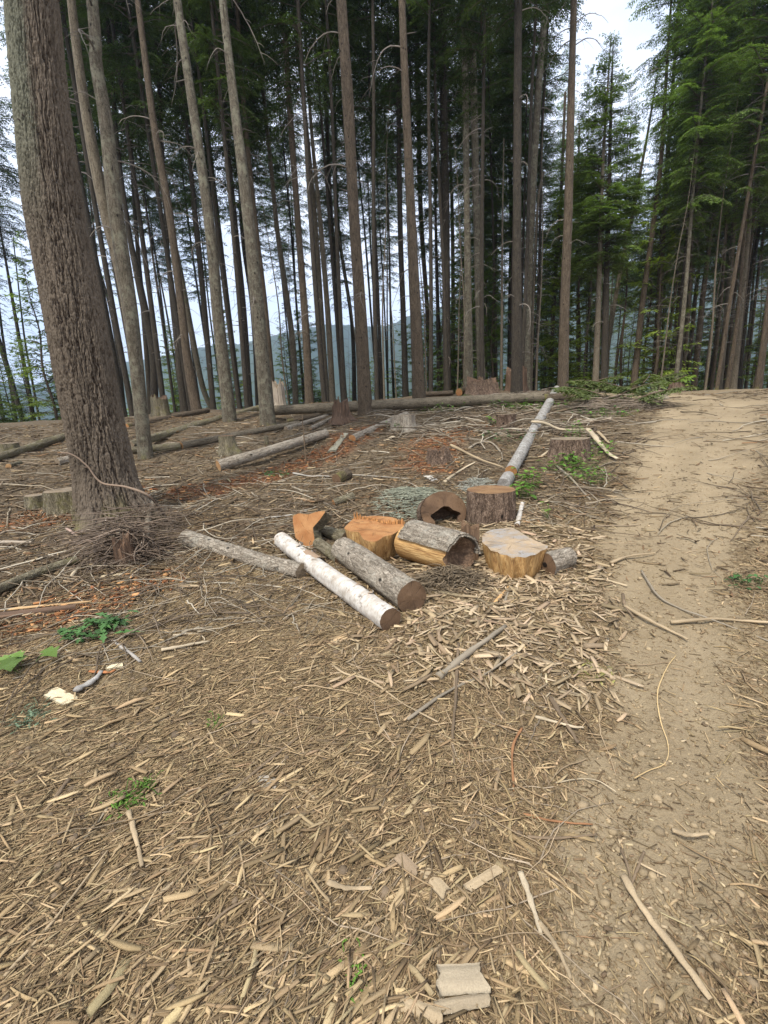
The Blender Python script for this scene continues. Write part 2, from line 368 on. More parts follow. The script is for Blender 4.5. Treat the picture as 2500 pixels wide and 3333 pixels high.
GZ = GZ + clod * (.022 * fbm(GX * 9, GY * 9, 0, 4, 31) + 0.045 * np.maximum(0, fbm(GX * 4, GY * 4, 0, 3, 41)) ** 1.0) + .006 * pw * fbm(GX * 5, GY * 5, 0, 4, 33) * sst(14, 6, rr)
SX, SY = proj(GX, GY, GZ)                                   # only used once, to know where on the ground each soil lies
wdt = np.interp(GY, PY, PR) - np.interp(GY, PY, PL); q_ = (GX - np.interp(GY, PY, PL)) / np.maximum(wdt, .2)
rut = np.exp(-((q_ - .26) / .12) ** 2) + np.exp(-((q_ - .76) / .12) ** 2); hump = np.exp(-((q_ - .51) / .13) ** 2) * (.5 + .5 * fbm(GX * 1.5, GY * 1.5, 0, 3, 88))
GZ = GZ - .022 * rut * pw * (1 + .5 * fbm(GX * 3, GY * 1.2, 0, 3, 86)) + .010 * pw * fbm(GX * 11, GY * 7, 0, 3, 87) * sst(12, 5, rr)
pw = pw * (1 - .38 * np.clip(hump, 0, 1)) * (1 - .22 * np.clip(fbm(GX * .9, GY * .6, 0, 4, 89) * 2, 0, 1))
rotz = np.zeros_like(GX)
for (pts, wd, st) in [(((1255, 1385), (1180, 1420), (1080, 1480), (930, 1535), (780, 1575), (650, 1610)), .38, 1.1), (((1600, 1400), (1470, 1400), (1420, 1450), (1380, 1520)), .55, 1.0), (((0, 2120), (180, 2000), (420, 1930)), .3, .6), (((120, 1700), (300, 1640), (420, 1600)), .35, .5)]:
    W = [at(*p) for p in pts]
    dmin = np.full(GX.shape, 9.0)
    for p, q in zip(W[:-1], W[1:]):
        vx, vy = q.x - p.x, q.y - p.y; u = np.clip(((GX - p.x) * vx + (GY - p.y) * vy) / (vx * vx + vy * vy), 0, 1)
        dmin = np.minimum(dmin, np.hypot(GX - p.x - u * vx, GY - p.y - u * vy))
    rotz = np.maximum(rotz, st * (1 - sst(wd * .4, wd * 1.3, dmin + .3 * fbm(GX * 2.2, GY * 2.2, 0, 3, 51))))
mud = sst(6.2, 4.6, np.hypot(GX + .0, GY) + 1.2 * fbm(GX * .7, GY * .7, 0, 3, 61) + .9 * np.clip(-GX - .9, 0, 3)) + .5 * sst(-1.5, .2, GX - np.interp(GY, PY, PL))
colr = np.stack([pw, np.clip(rotz, 0, 1), 1 - np.clip(mud, 0, 1)], -1)
fc = grid_faces(len(gy), len(gx))
far = np.clip(sst(24, 40, rr) * (1 - .7 * sst(R(12), R(26), np.arctan2(GX, np.maximum(GY, 1)))), 0, 1)
gm = mesh('ground', np.stack([GX, GY, GZ], -1), [fc], M['ground'], colr.reshape(-1, 3), True)
fa = gm.attributes.new('Far', 'FLOAT', 'POINT'); fa.data.foreach_set('value', far.astype(np.float32).ravel())
ground = tag(obj('ground', gm), 'bare churned forest floor running up to the tree line', kind='structure')

# distant wooded ridges
def ridge(name, pts, yw, base, depth_, label, seed):
    P = [plane(x, y, yw) for x, y in pts]; xs = np.array([p.x for p in P]); zs = np.array([p.z for p in P])
    X = np.linspace(xs[0], xs[-1], 420); T = np.linspace(0, 1, 46)
    XX, TT = np.meshgrid(X, T); top = np.interp(XX, xs, zs)
    top = top + (.010 if yw < 1000 else .003) * yw * fbm(XX / yw * 9, 0 * XX, 0, 5, seed) + .0035 * yw * np.abs(vn(XX / yw * 260, 0 * XX, 0, seed + 3))
    f = np.where(TT < .6, (TT / .6) ** .9, 1 - .5 * ((TT - .6) / .4) ** 2)
    YY = yw + (TT - .6) * depth_ + yw * .04 * fbm(XX / yw * 6, TT * 3, 0, 4, seed + 1)
    ZZ = base + (top - base) * f + (.03 * yw * fbm(XX / yw * 7, TT * 4, 0, 5, seed + 2)) * (1 - np.clip(f, 0, 1)) * 1.5
    o = obj(name, mesh(name, np.stack([XX, YY, ZZ], -1), [grid_faces(46, 420)], M['hill'], None, True)); tag(o, label, kind='structure')
ridge('hills', ((-900, 1235), (-200, 1245), (100, 1250), (250, 1235), (370, 1190), (560, 1150), (770, 1122), (930, 1095), (1080, 1065), (1290, 1050), (1500, 990), (1800, 930), (2000, 872), (2070, 858), (2300, 850), (3200, 900)), 850, -150, 800, 'blue wooded mountain slope rising to the right behind the trunks', 5)
ridge('hills', ((-1200, 1200), (-300, 1262), (60, 1252), (180, 1249), (400, 1262), (900, 1300), (1600, 1330)), 1500, -150, 350, 'faint low blue ridge far off at the left', 9)

# ------------------------------------------------------------------ tree parts shared between trees
rng = np.random.default_rng(7)
def bough(L, droop, rg, green, dens=1.0, bl=.15, bw=.035, bare=.15):
    """flat drooping conifer spray along +x: returns blade triangles, stem tubes"""
    n = max(4, int(L / .11 * dens)); s = np.linspace(0, L, n); u = s / L
    zc = .16 * L * np.sin(u * 1.9) * (1 - droop) - droop * L * .55 * u ** 2.0
    Y = .06 * L * np.sin(u * 3 + rg.random() * 6)
    P = np.stack([s * (1 - .15 * droop * u), Y, zc], -1)
    tri = []; cl = []
    side = np.where(np.arange(n) % 2, 1, -1)
    for i in range(n):
        if u[i] < bare: continue
        for sd in (side[i], -side[i]) if rg.random() < .6 else (side[i],):
            tl = (.62 * (1 - u[i]) + .16) * L * .55 * rg.uniform(.6, 1.2); tl = min(tl, .8)
            a = R(rg.uniform(48, 68)); m = max(2, int(tl / (bl * .52)))
            w = (np.arange(m) + .5) / m; d = np.array([math.cos(a), sd * math.sin(a), 0])
            B = P[i] + d * (w * tl)[:, None]; B[:, 2] -= (.25 + .55 * droop) * tl * w ** 1.6 + rg.normal(0, .01, m)
            for s2 in (1, -1):
                aa = a * sd + s2 * R(38) * rg.uniform(.6, 1.3, m)
                dd = np.stack([np.cos(aa), np.sin(aa), -rg.uniform(.05, .6 + .5 * droop, m)], -1); dd /= np.linalg.norm(dd, axis=1)[:, None]
                ll = bl * rg.uniform(.7, 1.3, m) * (1.15 - .4 * w); px = np.cross(dd, [0, 0, 1.0]); px /= np.linalg.norm(px, axis=1)[:, None]
                px = px + np.array([0, 0, 1]) * rg.normal(0, .35, m)[:, None]
                wv = px * bw * rg.uniform(.7, 1.3, m)[:, None]
                tri.append(np.stack([B - wv * .5, B + wv * .5 + dd * (ll * .25)[:, None], B + dd * ll[:, None]], 1))
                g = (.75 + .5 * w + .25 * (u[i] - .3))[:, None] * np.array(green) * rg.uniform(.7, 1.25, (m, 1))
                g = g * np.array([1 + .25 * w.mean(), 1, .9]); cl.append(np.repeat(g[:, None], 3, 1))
    return np.concatenate(tri), np.concatenate(cl), P
def place(T, yaw, pitch, z, x0=0.0):
    c, s = math.cos(pitch), math.sin(pitch); Rp = np.array([[c, 0, -s], [0, 1, 0], [s, 0, c]])
    c, s = math.cos(yaw), math.sin(yaw); Ry = np.array([[c, -s, 0], [s, c, 0], [0, 0, 1]])
    return (T @ Rp.T + np.array([x0, 0, 0])) @ Ry.T + np.array([0, 0, z])
def crown_mesh(name, z0, z1, Lmax, n, green, droop, seed, dens=1.0, full=.35, bl=.14, bw=.032, gap=.0, top=True, lib=9):
    rg = np.random.default_rng(seed); lb = [bough(Lmax * f, droop * rg.uniform(.7, 1.2), rg, np.array(green) * rg.uniform(.8, 1.2), dens, bl, bw) + (Lmax * f,) for f in np.linspace(.25, 1, lib)]
    Tv = []; Cv = []; mb = MB()
    for k in range(n):
        u = (k + rg.random()) / n
        if rg.random() < gap: continue
        z = z0 + (z1 - z0) * u ** .92; prof = (1 - u) ** .75 * (full + (1 - full) * min(1, u / .25)) if top else (1 - .55 * u) * (full + (1 - full) * min(1, u / .2))
        want = max(.3, Lmax * prof * rg.uniform(.65, 1.15)); B = lb[int(np.argmin([abs(b[3] - want) for b in lb]))]
        sc = want / B[3]; yaw = rg.uniform(0, 2 * math.pi); pit = R(rg.uniform(-12, 14) + 26 * u); sy = rg.choice([-1, 1])
        q = B[0].reshape(-1, 3) * sc * np.array([1, sy, 1]); shade = rg.uniform(.72, 1.28)
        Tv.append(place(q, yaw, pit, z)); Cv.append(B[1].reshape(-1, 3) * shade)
        stem = place(B[2][::3] * sc * np.array([1, sy, 1]), yaw, pit, z); mb.tube(stem, np.linspace(.016, .004, len(stem)) * (.6 + want / 2), 3, (.09, .07, .055), False)
    V = np.concatenate(Tv); C = np.concatenate(Cv); T = np.arange(len(V)).reshape(-1, 3)
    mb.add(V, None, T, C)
    return mb.mesh(name, M['needle'])
def twig_mesh(name, z0, z1, n, L, seed, rad=.5, col=(.20, .175, .15), stub=.45, r0=.10):
    """dead drooping limbs and broken stubs on a bare trunk"""
    rg = np.random.default_rng(seed); mb = MB()
    for k in range(n):
        z = z0 + (z1 - z0) * rg.random() ** .85; yaw = rg.uniform(0, 2 * math.pi); c = np.array(col) * rg.uniform(.6, 1.5)
        if rg.random() < stub:
            l = rg.uniform(.12, .3); P = np.array([[r0 * .5, 0, 0], [r0 + l * .5, 0, .01], [r0 + l, 0, .02 * rg.normal()]]); mb.tube(place(P, yaw, 0, z), [.018, .013, .007], 4, c * .5, True); continue
        l = L * rg.uniform(.45, 1.25); m = 8; u = np.linspace(0, 1, m); dr = rg.uniform(.15, .95)
        P = np.stack([r0 * .4 + l * (u - .25 * dr * u ** 2), .12 * l * np.sin(u * 4 + rg.random() * 6) * u, l * (rg.uniform(.0, .35) * u - dr * u ** 2.2)], -1); P += rg.normal(0, .012, P.shape) * u[:, None]
        rr_ = np.linspace(.016, .004, m) * rad * 1.6 * (.7 + .5 * l); mb.tube(place(P, yaw, 0, z), rr_, 4, c, False)
        for j in range(rg.integers(1, 6)):
            i = rg.integers(2, m); l2 = l * rg.uniform(.1, .38); a = rg.choice([-1, 1]) * rg.uniform(.5, 1.2); w = np.linspace(0, 1, 4)
            Q = P[i - 1] + np.stack([l2 * w * math.cos(a), l2 * w * math.sin(a), -l2 * (rg.uniform(.0, .9)) * w ** 1.6], -1); mb.tube(place(Q, yaw, 0, z), np.linspace(.006, .0025, 4) * rad * 1.6, 3, c, False)
    return mb.mesh(name, M['twig'])
def limb_mesh(seed):
    rg = np.random.default_rng(seed); mb = MB(); c = np.array((.19, .165, .135)) * rg.uniform(.6, 1.4); stub = seed % 3 == 0
    if stub:
        l = rg.uniform(.12, .3); mb.tube([[-.04, 0, 0], [l * .5, 0, .01], [l, 0, .02]], [.017, .012, .006], 5, c * .5, True); return mb.mesh('dead_limb', M['twig'])
    l = rg.uniform(.5, 1.6); m = 12; u = np.linspace(0, 1, m); dr = rg.uniform(.2, 1.0)
    P = np.stack([-.05 + l * (u - .3 * dr * u ** 2), .12 * l * np.sin(u * 4 + seed) * u, l * (rg.uniform(.0, .35) * u - dr * u ** 2.2)], -1); P += rg.normal(0, .010, P.shape) * u[:, None]
    mb.tube(P, np.linspace(.015, .0035, m) * (.7 + .4 * l), 5, c, True)
    for j in range(rg.integers(2, 8)):
        i = rg.integers(2, m); l2 = l * rg.uniform(.08, .35); a = rg.choice([-1, 1]) * rg.uniform(.5, 1.2); w = np.linspace(0, 1, 4)
        mb.tube(P[i - 1] + np.stack([l2 * w * math.cos(a), l2 * w * math.sin(a), -l2 * rg.uniform(0, .9) * w ** 1.6], -1), np.linspace(.006, .002, 4), 3, c, False)
    return mb.mesh('dead_limb', M['twig'])
LIMBS = [limb_mesh(300 + i) for i in range(18)]
GD = (.045, .075, .027); GB = (.13, .20, .04); GY_ = (.17, .25, .05); GO = (.062, .105, .028)
CROWN_HI = [crown_mesh('crown', 10.0 + d, 30, 3.1, 175, np.array(GD) * q, .45 + .2 * i / 4, 20 + i, 1.0, .5, .17, .045, .05) for i, (d, q) in enumerate([(0, 1), (.8, 1.15), (1.6, .9), (-.6, 1.3)])]
CROWN_MID = [crown_mesh('crown', 6.0 + d, 24, 2.7, 135, np.array(g), .5, 40 + i, 1.0, .45, .17, .045, .05) for i, (d, g) in enumerate([(0, GD), (1.2, GO), (2.2, GD), (-.8, GO)])]
CROWN_EDGE = [crown_mesh('crown', z0, z1, L, n, g, .6, 60 + i, 1.15, .6, .14, .038, .04) for i, (z0, z1, L, n, g) in enumerate([(6.4, 16.6, 2.1, 230, (.105, .17, .05)), (5.6, 19.5, 2.4, 290, (.095, .155, .046)), (8.0, 24, 2.6, 320, (.09, .15, .045))])]
CROWN_YOUNG = [crown_mesh('crown', .3, 6.5, 1.5, 95, g, .25, 80 + i, 1.1, .9, .16, .05, .05) for i, g in enumerate([GB, GY_, (.07, .12, .03)])]
CROWN_R = [crown_mesh('crown', 8.0 + d, 28, 2.5, 170, np.array((.088, .145, .046)) * q, .5, 140 + i, 1.1, .55, .15, .04, .04) for i, (d, q) in enumerate([(0, 1), (1.5, 1.2), (3.0, .85)])]
TW_LOW = [twig_mesh('dead_limbs', 2.2, 12, 30, 1.0, 100 + i) for i in range(4)]
TW_DENSE = [twig_mesh('dead_limbs', 1.5, 9.5, 50, .95, 110 + i, .34, (.12, .105, .085), .2) for i in range(3)]
TW_HI = [twig_mesh('dead_limbs', 3.5, 14, 34, 1.3, 120 + i, .6, (.20, .17, .14), .55, .16) for i in range(3)]

def trunk_mesh(P, rad, seg, mat, amp=.03, flare=.35, seed=0, rings=60, foot=None, fl_h=.3, name='trunk'):
    """P polyline in local coords"""
    P = np.asarray(P, float); s = np.concatenate([[0], np.cumsum(np.linalg.norm(np.diff(P, axis=0), axis=1))])
    q = np.linspace(0, 1, rings) ** 1.6 * s[-1] if flare else np.linspace(0, s[-1], rings)
    C = np.array([curve_at(P, s, t) for t in q]); rr_ = np.interp(q, s, rad); a = np.linspace(0, 2 * np.pi, seg, endpoint=False)
    ca, sa = np.cos(a)[None], np.sin(a)[None]
    n = fbm(ca * 1.6 + seed, sa * 1.6, q[:, None] * .5, 3, seed); m = rr_[:, None] * (1 + amp * 3 * n)
    lob = 1 + .35 * np.cos(a * 4 + seed)[None] + .2 * np.cos(a * 3 - seed * 2)[None]
    m = m * (1 + flare * np.exp(-np.maximum(q, 0)[:, None] / fl_h) * lob)
    V = np.stack([C[:, 0:1] + m * ca, C[:, 1:2] + m * sa, C[:, 2:3] + 0 * m], -1)
    return mesh(name, V, [grid_faces(rings, seg, True)], mat, None, True)
def curve_at(P, s, t):
    i = min(max(np.searchsorted(s, t, 'right') - 1, 0), len(P) - 2); u = (t - s[i]) / max(s[i + 1] - s[i], 1e-6)
    a = P[i - 1] if i > 0 else 2 * P[0] - P[1]; b, c = P[i], P[i + 1]; d = P[i + 2] if i + 2 < len(P) else 2 * P[-1] - P[-2]
    return .5 * ((2 * b) + (-a + c) * u + (2 * a - 5 * b + 4 * c - d) * u * u + (-a + 3 * b - 3 * c + d) * u ** 3)
def add_part(root, name, me, z=1.0, yaw=0.0, sx=1.0, dz=0.0):
    o = bpy.data.objects.new(name, me); COL.objects.link(o); o.parent = root
    o.scale = (sx, sx, z); o.rotation_euler = (0, 0, yaw); o.location = (0, 0, dz); return o
rnd = random.Random(3)
TREEPOS = []
def traced_tree(name, pts, label, cat='tree', group=None, mat='bark_a', yw=None, crown=None, twigs=None, H=27.0, dia=.42, seg=14, rings=40, flare=.3, cs=1.0, tmin=.06, snag=False, dr=(13.5, 34), limbs=0):
    """pts: (px, py, width_px) along the trunk in photo pixels, base first; all at the distance given by the trunk's own thickness"""
    w0 = pts[0][2]
    if yw is None: yw = min(max(dia * F / w0, dr[0]), dr[1])
    W = [plane(p[0], p[1], yw) for p in pts]; rad = [p[2] * .5 * depth(w) / F * math.cos(math.atan((p[0] - 1250) / F)) for p, w in zip(pts, W)]
    b, m = W[0], W[1]; g = hz(b.x, b.y)
    if b.z > g - .15:                                # carry the trunk down to the ground it stands on
        d = (b - m) / (b.z - m.z); k = g - .2 - b.z; foot = b + d * k
        foot.z = hz(foot.x, foot.y) - .15; W.insert(0, foot); rad.insert(0, rad[0] * 1.03)
    else: W[0] = Vector((b.x, b.y, b.z))
    f = W[0]; t, u = W[-1], W[-2]; dirn = (t - u).normalized(); up = Vector((dirn.x * .6, dirn.y, max(dirn.z, .6))).normalized()
    if not snag and f.z + H > t.z + 1:
        L = (f.z + H - t.z) / up.z; r1 = rad[-1]
        for q in (.35, .7, 1.0): W.append(t + up * (L * q)); rad.append(max(.02, r1 * (1 - .93 * q)))
    P = np.array([list(w - f) for w in W]); axis = Vector(P[min(3, len(P) - 1)]) if len(P) > 2 else Vector(P[-1]); axis.normalize()
    rot = axis.to_track_quat('Z', 'Y').to_matrix().to_4x4(); root = empty(name, Matrix.Translation(f) @ rot)
    Pl = P @ np.array(rot.to_3x3()); tm = trunk_mesh(Pl, rad, seg, M[mat], .03, flare, seed=len(TREEPOS) + 1, rings=rings)
    o = bpy.data.objects.new('trunk', tm); COL.objects.link(o); o.parent = root
    if crown is not None: add_part(root, 'crown', crown, cs, rnd.uniform(0, 6.28), rnd.uniform(.85, 1.15), {2338: 5, 2384: 5.5, 2131: 3, 2063: 3, 2259: 2}.get(pts[0][0], 0))
    if limbs:
        s_ = np.concatenate([[0], np.cumsum(np.linalg.norm(np.diff(Pl, axis=0), axis=1))])
        for k in range(limbs):
            q = rnd.uniform(1.8, min(15, s_[-1] * .6)) if k % 3 else rnd.uniform(5, min(15, s_[-1] * .6)); c_ = curve_at(Pl, s_, q); r_ = float(np.interp(q, s_, rad)); a_ = rnd.uniform(0, 6.28)
            o = bpy.data.objects.new('dead_limb', rnd.choice(LIMBS)); COL.objects.link(o); o.parent = root; o.rotation_euler = (0, 0, a_); o.location = (c_[0] + r_ * .9 * math.cos(a_), c_[1] + r_ * .9 * math.sin(a_), c_[2]); o.scale = [rnd.uniform(.6, 1.15)] * 3
    elif twigs is not None: add_part(root, 'dead_limbs', twigs, rnd.uniform(.85, 1.15), rnd.uniform(0, 6.28), rnd.uniform(.85, 1.15))['kind'] = 'stuff'
    tag(root, label, cat, group); TREEPOS.append((f.x, f.y)); return root

# ------------------------------------------------------------------ the trees one can follow from the ground up
HI, MID, ED, YG = CROWN_HI, CROWN_MID, CROWN_EDGE, CROWN_YOUNG
ch = lambda l: rnd.choice(l)
# the tree forked low down, right of the big trunk
fork = traced_tree('forked_fir', [(475, 1493, 50), (455, 1300, 47), (425, 1020, 50), (378, 700, 52), (345, 400, 47), (312, 200, 43), (300, 0, 40)], 'forked grey-brown fir trunk just right of the huge leaning trunk', 'tree', None, 'bark_a', at(475, 1493).y, None, None, 24, limbs=26, seg=36, rings=160, flare=.35)
_r = fork.matrix_world.inverted(); _P = [(440, 1150, 38), (400, 900, 42), (345, 690, 38), (300, 480, 33), (262, 250, 28), (232, 0, 25), (215, -200, 22)]
_W = [plane(p[0], p[1], at(475, 1493).y + .15) for p in _P]
_o = bpy.data.objects.new('trunk', trunk_mesh([list(_r @ w) for w in _W], [p[2] * .5 * depth(w) / F for p, w in zip(_P, _W)], 24, M['bark_d'], .02, 0, 4, 120)); COL.objects.link(_o); _o.parent = fork
T = [
 # name, label, material, crown, twigs, points, extra
 ('fir', 'straight brown fir with a wide reddish foot, first big one right of the fallen-over sapling', 'bark_a', None, 1, [(745, 1340, 46), (712, 1050, 39), (678, 700, 35), (577, 0, 27)]),
 ('fir', 'stout speckled fir standing left of the pale broken stub', 'bark_a', None, 1, [(868, 1325, 50), (838, 1000, 44), (807, 700, 38), (762, 330, 31), (725, 0, 25)]),
 ('fir', 'reddish brown fir on the crest behind the long horizontal log, bark smooth and columnar', 'bark_b', None, 1, [(1187, 1295, 46), (1172, 1000, 39), (1152, 700, 34), (1131, 300, 36), (1111, 0, 33)]),
 ('fir', 'tall brown fir rising just left of the sawn log end with an orange face', 'bark_b', None, 1, [(1363, 1275, 42), (1352, 1000, 36), (1338, 700, 30), (1320, 300, 25), (1308, 0, 22)]),
 ('fir', 'speckled fir standing where the white-barked log points, free against the sky gap', 'bark_b', None, 1, [(1832, 1275, 36), (1838, 1000, 32), (1849, 700, 30), (1860, 300, 24), (1868, 0, 21)]),
 ('fir', 'dark reddish fir with a torn stump in front of its foot', 'bark_c', 'H', 1, [(1682, 1262, 38), (1682, 1000, 33), (1683, 700, 28), (1687, 0, 25)]),
 ('fir', 'knotty fir leaning right, close beside the dark reddish one', 'bark_a', None, 1, [(1714, 1262, 28), (1718, 1000, 28), (1728, 700, 28), (1752, 300, 25), (1777, 0, 21)]),
 ('fir', 'grey-brown fir, left one of the pair standing close together in the middle', 'bark_a', None, 1, [(1527, 1258, 30), (1524, 1000, 25), (1520, 700, 20), (1515, 300, 22), (1510, 0, 21)]),
 ('fir', 'knobbly grey fir, right one of the pair standing close together in the middle', 'bark_a', None, 1, [(1567, 1250, 28), (1560, 1000, 25), (1551, 700, 24), (1542, 300, 23), (1533, 0, 21)]),
 ('fir', 'dark fir behind the mossy torn stump, needles hanging round its top', 'bark_c', 'H', 1, [(1457, 1275, 26), (1453, 1000, 26), (1450, 700, 28), (1443, 300, 25), (1436, 0, 22)]),
 ('fir', 'slim pale fir right of the broken stub, curving slightly', 'bark_d', None, 1, [(963, 1322, 19), (951, 1100, 19), (912, 820, 17), (897, 700, 15), (860, 330, 13), (815, 0, 12)]),
 ('fir', 'dark brown fir behind the slim pale one, thick at its foot', 'bark_b', 'H', 1, [(1008, 1320, 30), (994, 1050, 24), (968, 700, 20), (950, 450, 20), (920, 0, 18)]),
 ('fir', 'slender grey fir, left stem of the pair left of the columnar fir', 'bark_d', None, 0, [(1064, 1305, 19), (1048, 1050, 17), (1024, 700, 16), (990, 350, 14), (951, 0, 13)]),
 ('fir', 'slender grey fir, right stem of the pair left of the columnar fir', 'bark_d', None, 0, [(1083, 1305, 21), (1069, 1050, 18), (1045, 750, 16), (1012, 400, 11), (985, 0, 8)]),
 ('fir', 'brown fir leaning left behind the bent grey trunk', 'bark_b', None, 0, [(641, 1340, 36), (612, 1180, 30), (590, 1000, 26), (552, 700, 26), (500, 400, 24), (448, 0, 20)]),
 ('bent_fir', 'grey fir with a bent and bowed foot, leaning strongly to the left', 'bark_d', None, 2, [(697, 1348, 17), (660, 1260, 19), (625, 1090, 20), (585, 880, 22), (546, 700, 22), (490, 400, 17), (440, 200, 14), (409, 0, 12)]),
 ('fir', 'dark brown leaning fir with a crooked sapling at its foot', 'bark_c', 'H', 2, [(502, 1335, 28), (498, 1150, 28), (455, 930, 26), (428, 800, 20), (412, 700, 17), (380, 450, 15), (345, 0, 13)]),
 ('fir', 'dark fir half hidden by the forked trunk', 'bark_c', 'H', 0, [(490, 1320, 20), (470, 1050, 18), (440, 700, 14), (400, 0, 12)]),
 ('fir', 'dark thick fir, the left one of three behind the wide reddish foot', 'bark_c', 'H', 0, [(599, 1322, 28), (575, 1100, 22), (548, 850, 16), (540, 700, 14), (500, 0, 10)]),
 ('fir', 'near-black fir between the two biggest middle left trunks', 'bark_c', 'M', 0, [(810, 1320, 28), (790, 1000, 24), (761, 700, 21), (735, 400, 18), (715, 0, 15)]),
 ('fir', 'thin near-black fir nearly touching the stout speckled one', 'bark_c', 'H', 0, [(842, 1315, 18), (822, 1000, 17), (785, 700, 14), (770, 0, 10)]),
 ('fir', 'grey fir tight behind the stout speckled one', 'bark_b', 'H', 0, [(890, 1325, 24), (862, 1000, 20), (828, 700, 18), (790, 300, 15), (770, 0, 12)]),
 ('fir', 'dark crooked fir left of the columnar fir, standing free against the blue hills', 'bark_c', 'M', 2, [(1122, 1305, 18), (1112, 1150, 18), (1098, 950, 17), (1077, 700, 13), (1060, 300, 12), (1050, 0, 10)]),
 ('fir', 'dark fir left of the brown one with the orange log in front', 'bark_c', 'H', 2, [(1320, 1268, 21), (1312, 1000, 18), (1302, 700, 17), (1295, 0, 14)]),
 ('fir', 'brown fir hiding behind the tall one with the orange log in front', 'bark_b', 'H', 0, [(1402, 1270, 17), (1390, 1000, 14), (1370, 700, 15), (1360, 300, 16), (1352, 0, 17)]),
 ('fir', 'dark slim fir next left of the needle-hung dark one', 'bark_c', 'M', 0, [(1431, 1272, 19), (1425, 1000, 12), (1418, 700, 9), (1412, 100, 6)]),
 ('fir', 'pale thin fir hugging the needle-hung dark one', 'bark_d', None, 0, [(1473, 1272, 17), (1475, 1000, 13), (1472, 700, 12), (1460, 350, 9), (1445, 0, 6)]),
 ('fir', 'tall pinkish brown fir, left one of the tall pair at the track', 'bark_d', 'R', 2, [(2338, 1280, 25), (2362, 1050, 21), (2391, 700, 17), (2405, 400, 12), (2402, 200, 8)]),
 ('fir', 'tall pinkish brown fir, right one of the tall pair at the track', 'bark_d', 'R', 1, [(2384, 1276, 28), (2405, 1050, 24), (2438, 700, 21), (2445, 400, 14), (2447, 200, 11)]),
 ('fir', 'brown fir leaning right beside the brushwood heap', 'bark_b', 'R', 0, [(2063, 1252, 23), (2092, 980, 20), (2131, 700, 17), (2153, 500, 14), (2175, 150, 9)]),
 ('fir', 'stout brown fir behind the pale stub at the track', 'bark_b', 'R', 0, [(2131, 1248, 26), (2146, 980, 22), (2161, 700, 19), (2185, 350, 13), (2210, 0, 8)]),
 ('fir', 'pale brown fir with a full green pointed top at the sky gap', 'bark_d', 'E0', 2, [(1937, 1285, 24), (1948, 980, 18), (1956, 700, 13), (1965, 490, 11), (1980, 260, 6)]),
 ('leaning_snag', 'bare pale trunk leaning right across the green crowns', 'bark_d', None, 2, [(1960, 1250, 20), (1990, 1050, 17), (2020, 880, 14), (2057, 700, 12), (2100, 480, 9), (2139, 245, 5)]),
 ('fir', 'dark fir behind the pointed green one', 'bark_c', 'E0', 0, [(1965, 1250, 24), (1972, 980, 22), (1980, 700, 14), (1990, 300, 9)]),
 ('fir', 'thick near-black fir left of the track', 'bark_c', 'R', 0, [(2205, 1255, 24), (2222, 980, 20), (2246, 700, 16), (2275, 250, 10)]),
 ('fir', 'slim brown fir in the row left of the track, first of its row', 'bark_b', 'R', 0, [(2216, 1250, 16), (2238, 980, 14), (2265, 700, 12), (2290, 300, 8)]),
 ('fir', 'slim brown fir in the row left of the track, second of its row', 'bark_b', 'R', 0, [(2235, 1254, 17), (2262, 980, 14), (2293, 700, 11), (2310, 300, 7)]),
 ('fir', 'brown fir in the row left of the track, thickest of its row', 'bark_b', 'R', 0, [(2259, 1255, 22), (2284, 1000, 19), (2318, 700, 13), (2335, 300, 8)]),
 ('fir', 'dark fir behind the right one of the tall pair at the track', 'bark_c', 'R', 0, [(2402, 1270, 20), (2435, 950, 16), (2474, 700, 12), (2490, 200, 8)]),
 ('fir', 'brown fir at the right end of the forest edge, leaning out of the picture', 'bark_b', 'R', 2, [(2466, 1275, 30), (2482, 1150, 24), (2500, 1000, 20), (2530, 700, 17)]),
 ('fir', 'slim fir leaning right, near the foot of the free-standing speckled fir', 'bark_b', 'E0', 0, [(1790, 1281, 16), (1803, 980, 14), (1823, 700, 12), (1840, 300, 8)]),
 ('fir', 'slim brown fir just right of the free-standing speckled fir', 'bark_d', 'E0', 0, [(1883, 1278, 15), (1882, 980, 12), (1881, 700, 9), (1886, 400, 6)]),
 ('fir', 'far left leaning fir with bare lower limbs, the thicker of two crossing stems', 'bark_c', 'H', 2, [(80, 1388, 18), (52, 1290, 19), (22, 1190, 19), (-20, 1050, 17), (-110, 700, 14)]),
 ('fir', 'far left dark fir with needles starting at half height', 'bark_c', 'H', 2, [(112, 1382, 18), (88, 1240, 15), (62, 1100, 13), (38, 960, 11), (10, 800, 8)]),
 ('fir', 'thin far left spar, nearly bare with short side limbs', 'bark_c', None, 2, [(132, 1384, 9), (105, 1240, 8), (80, 1100, 7), (60, 930, 5), (43, 775, 4)]),
 ('fir', 'slim far left fir with its foot between two thicker ones', 'bark_c', None, 0, [(56, 1389, 13), (40, 1290, 12), (20, 1170, 10), (0, 1028, 9), (-40, 700, 7)]),
 ('fir', 'far left fir whose stem leaves the picture at the edge', 'bark_c', 'H', 0, [(16, 1390, 17), (0, 1310, 16), (-60, 1000, 13), (-120, 700, 10)]),
 ('fir', 'thin green-needled fir in the gap between the two nearest trunks', 'bark_c', 'H', 2, [(412, 1400, 12), (388, 1180, 12), (358, 1000, 10), (318, 850, 8), (300, 700, 6)]),
 ('fir', 'dark brown fir close left of the small bowed sapling', 'bark_b', 'M', 0, [(693, 1325, 18), (670, 1080, 15), (648, 850, 14), (632, 700, 13), (600, 300, 10)]),
 ('fir', 'dark slim fir at the right of the slender grey pair', 'bark_c', 'M', 0, [(1154, 1295, 15), (1145, 1050, 12), (1100, 720, 10), (1090, 300, 8)]),
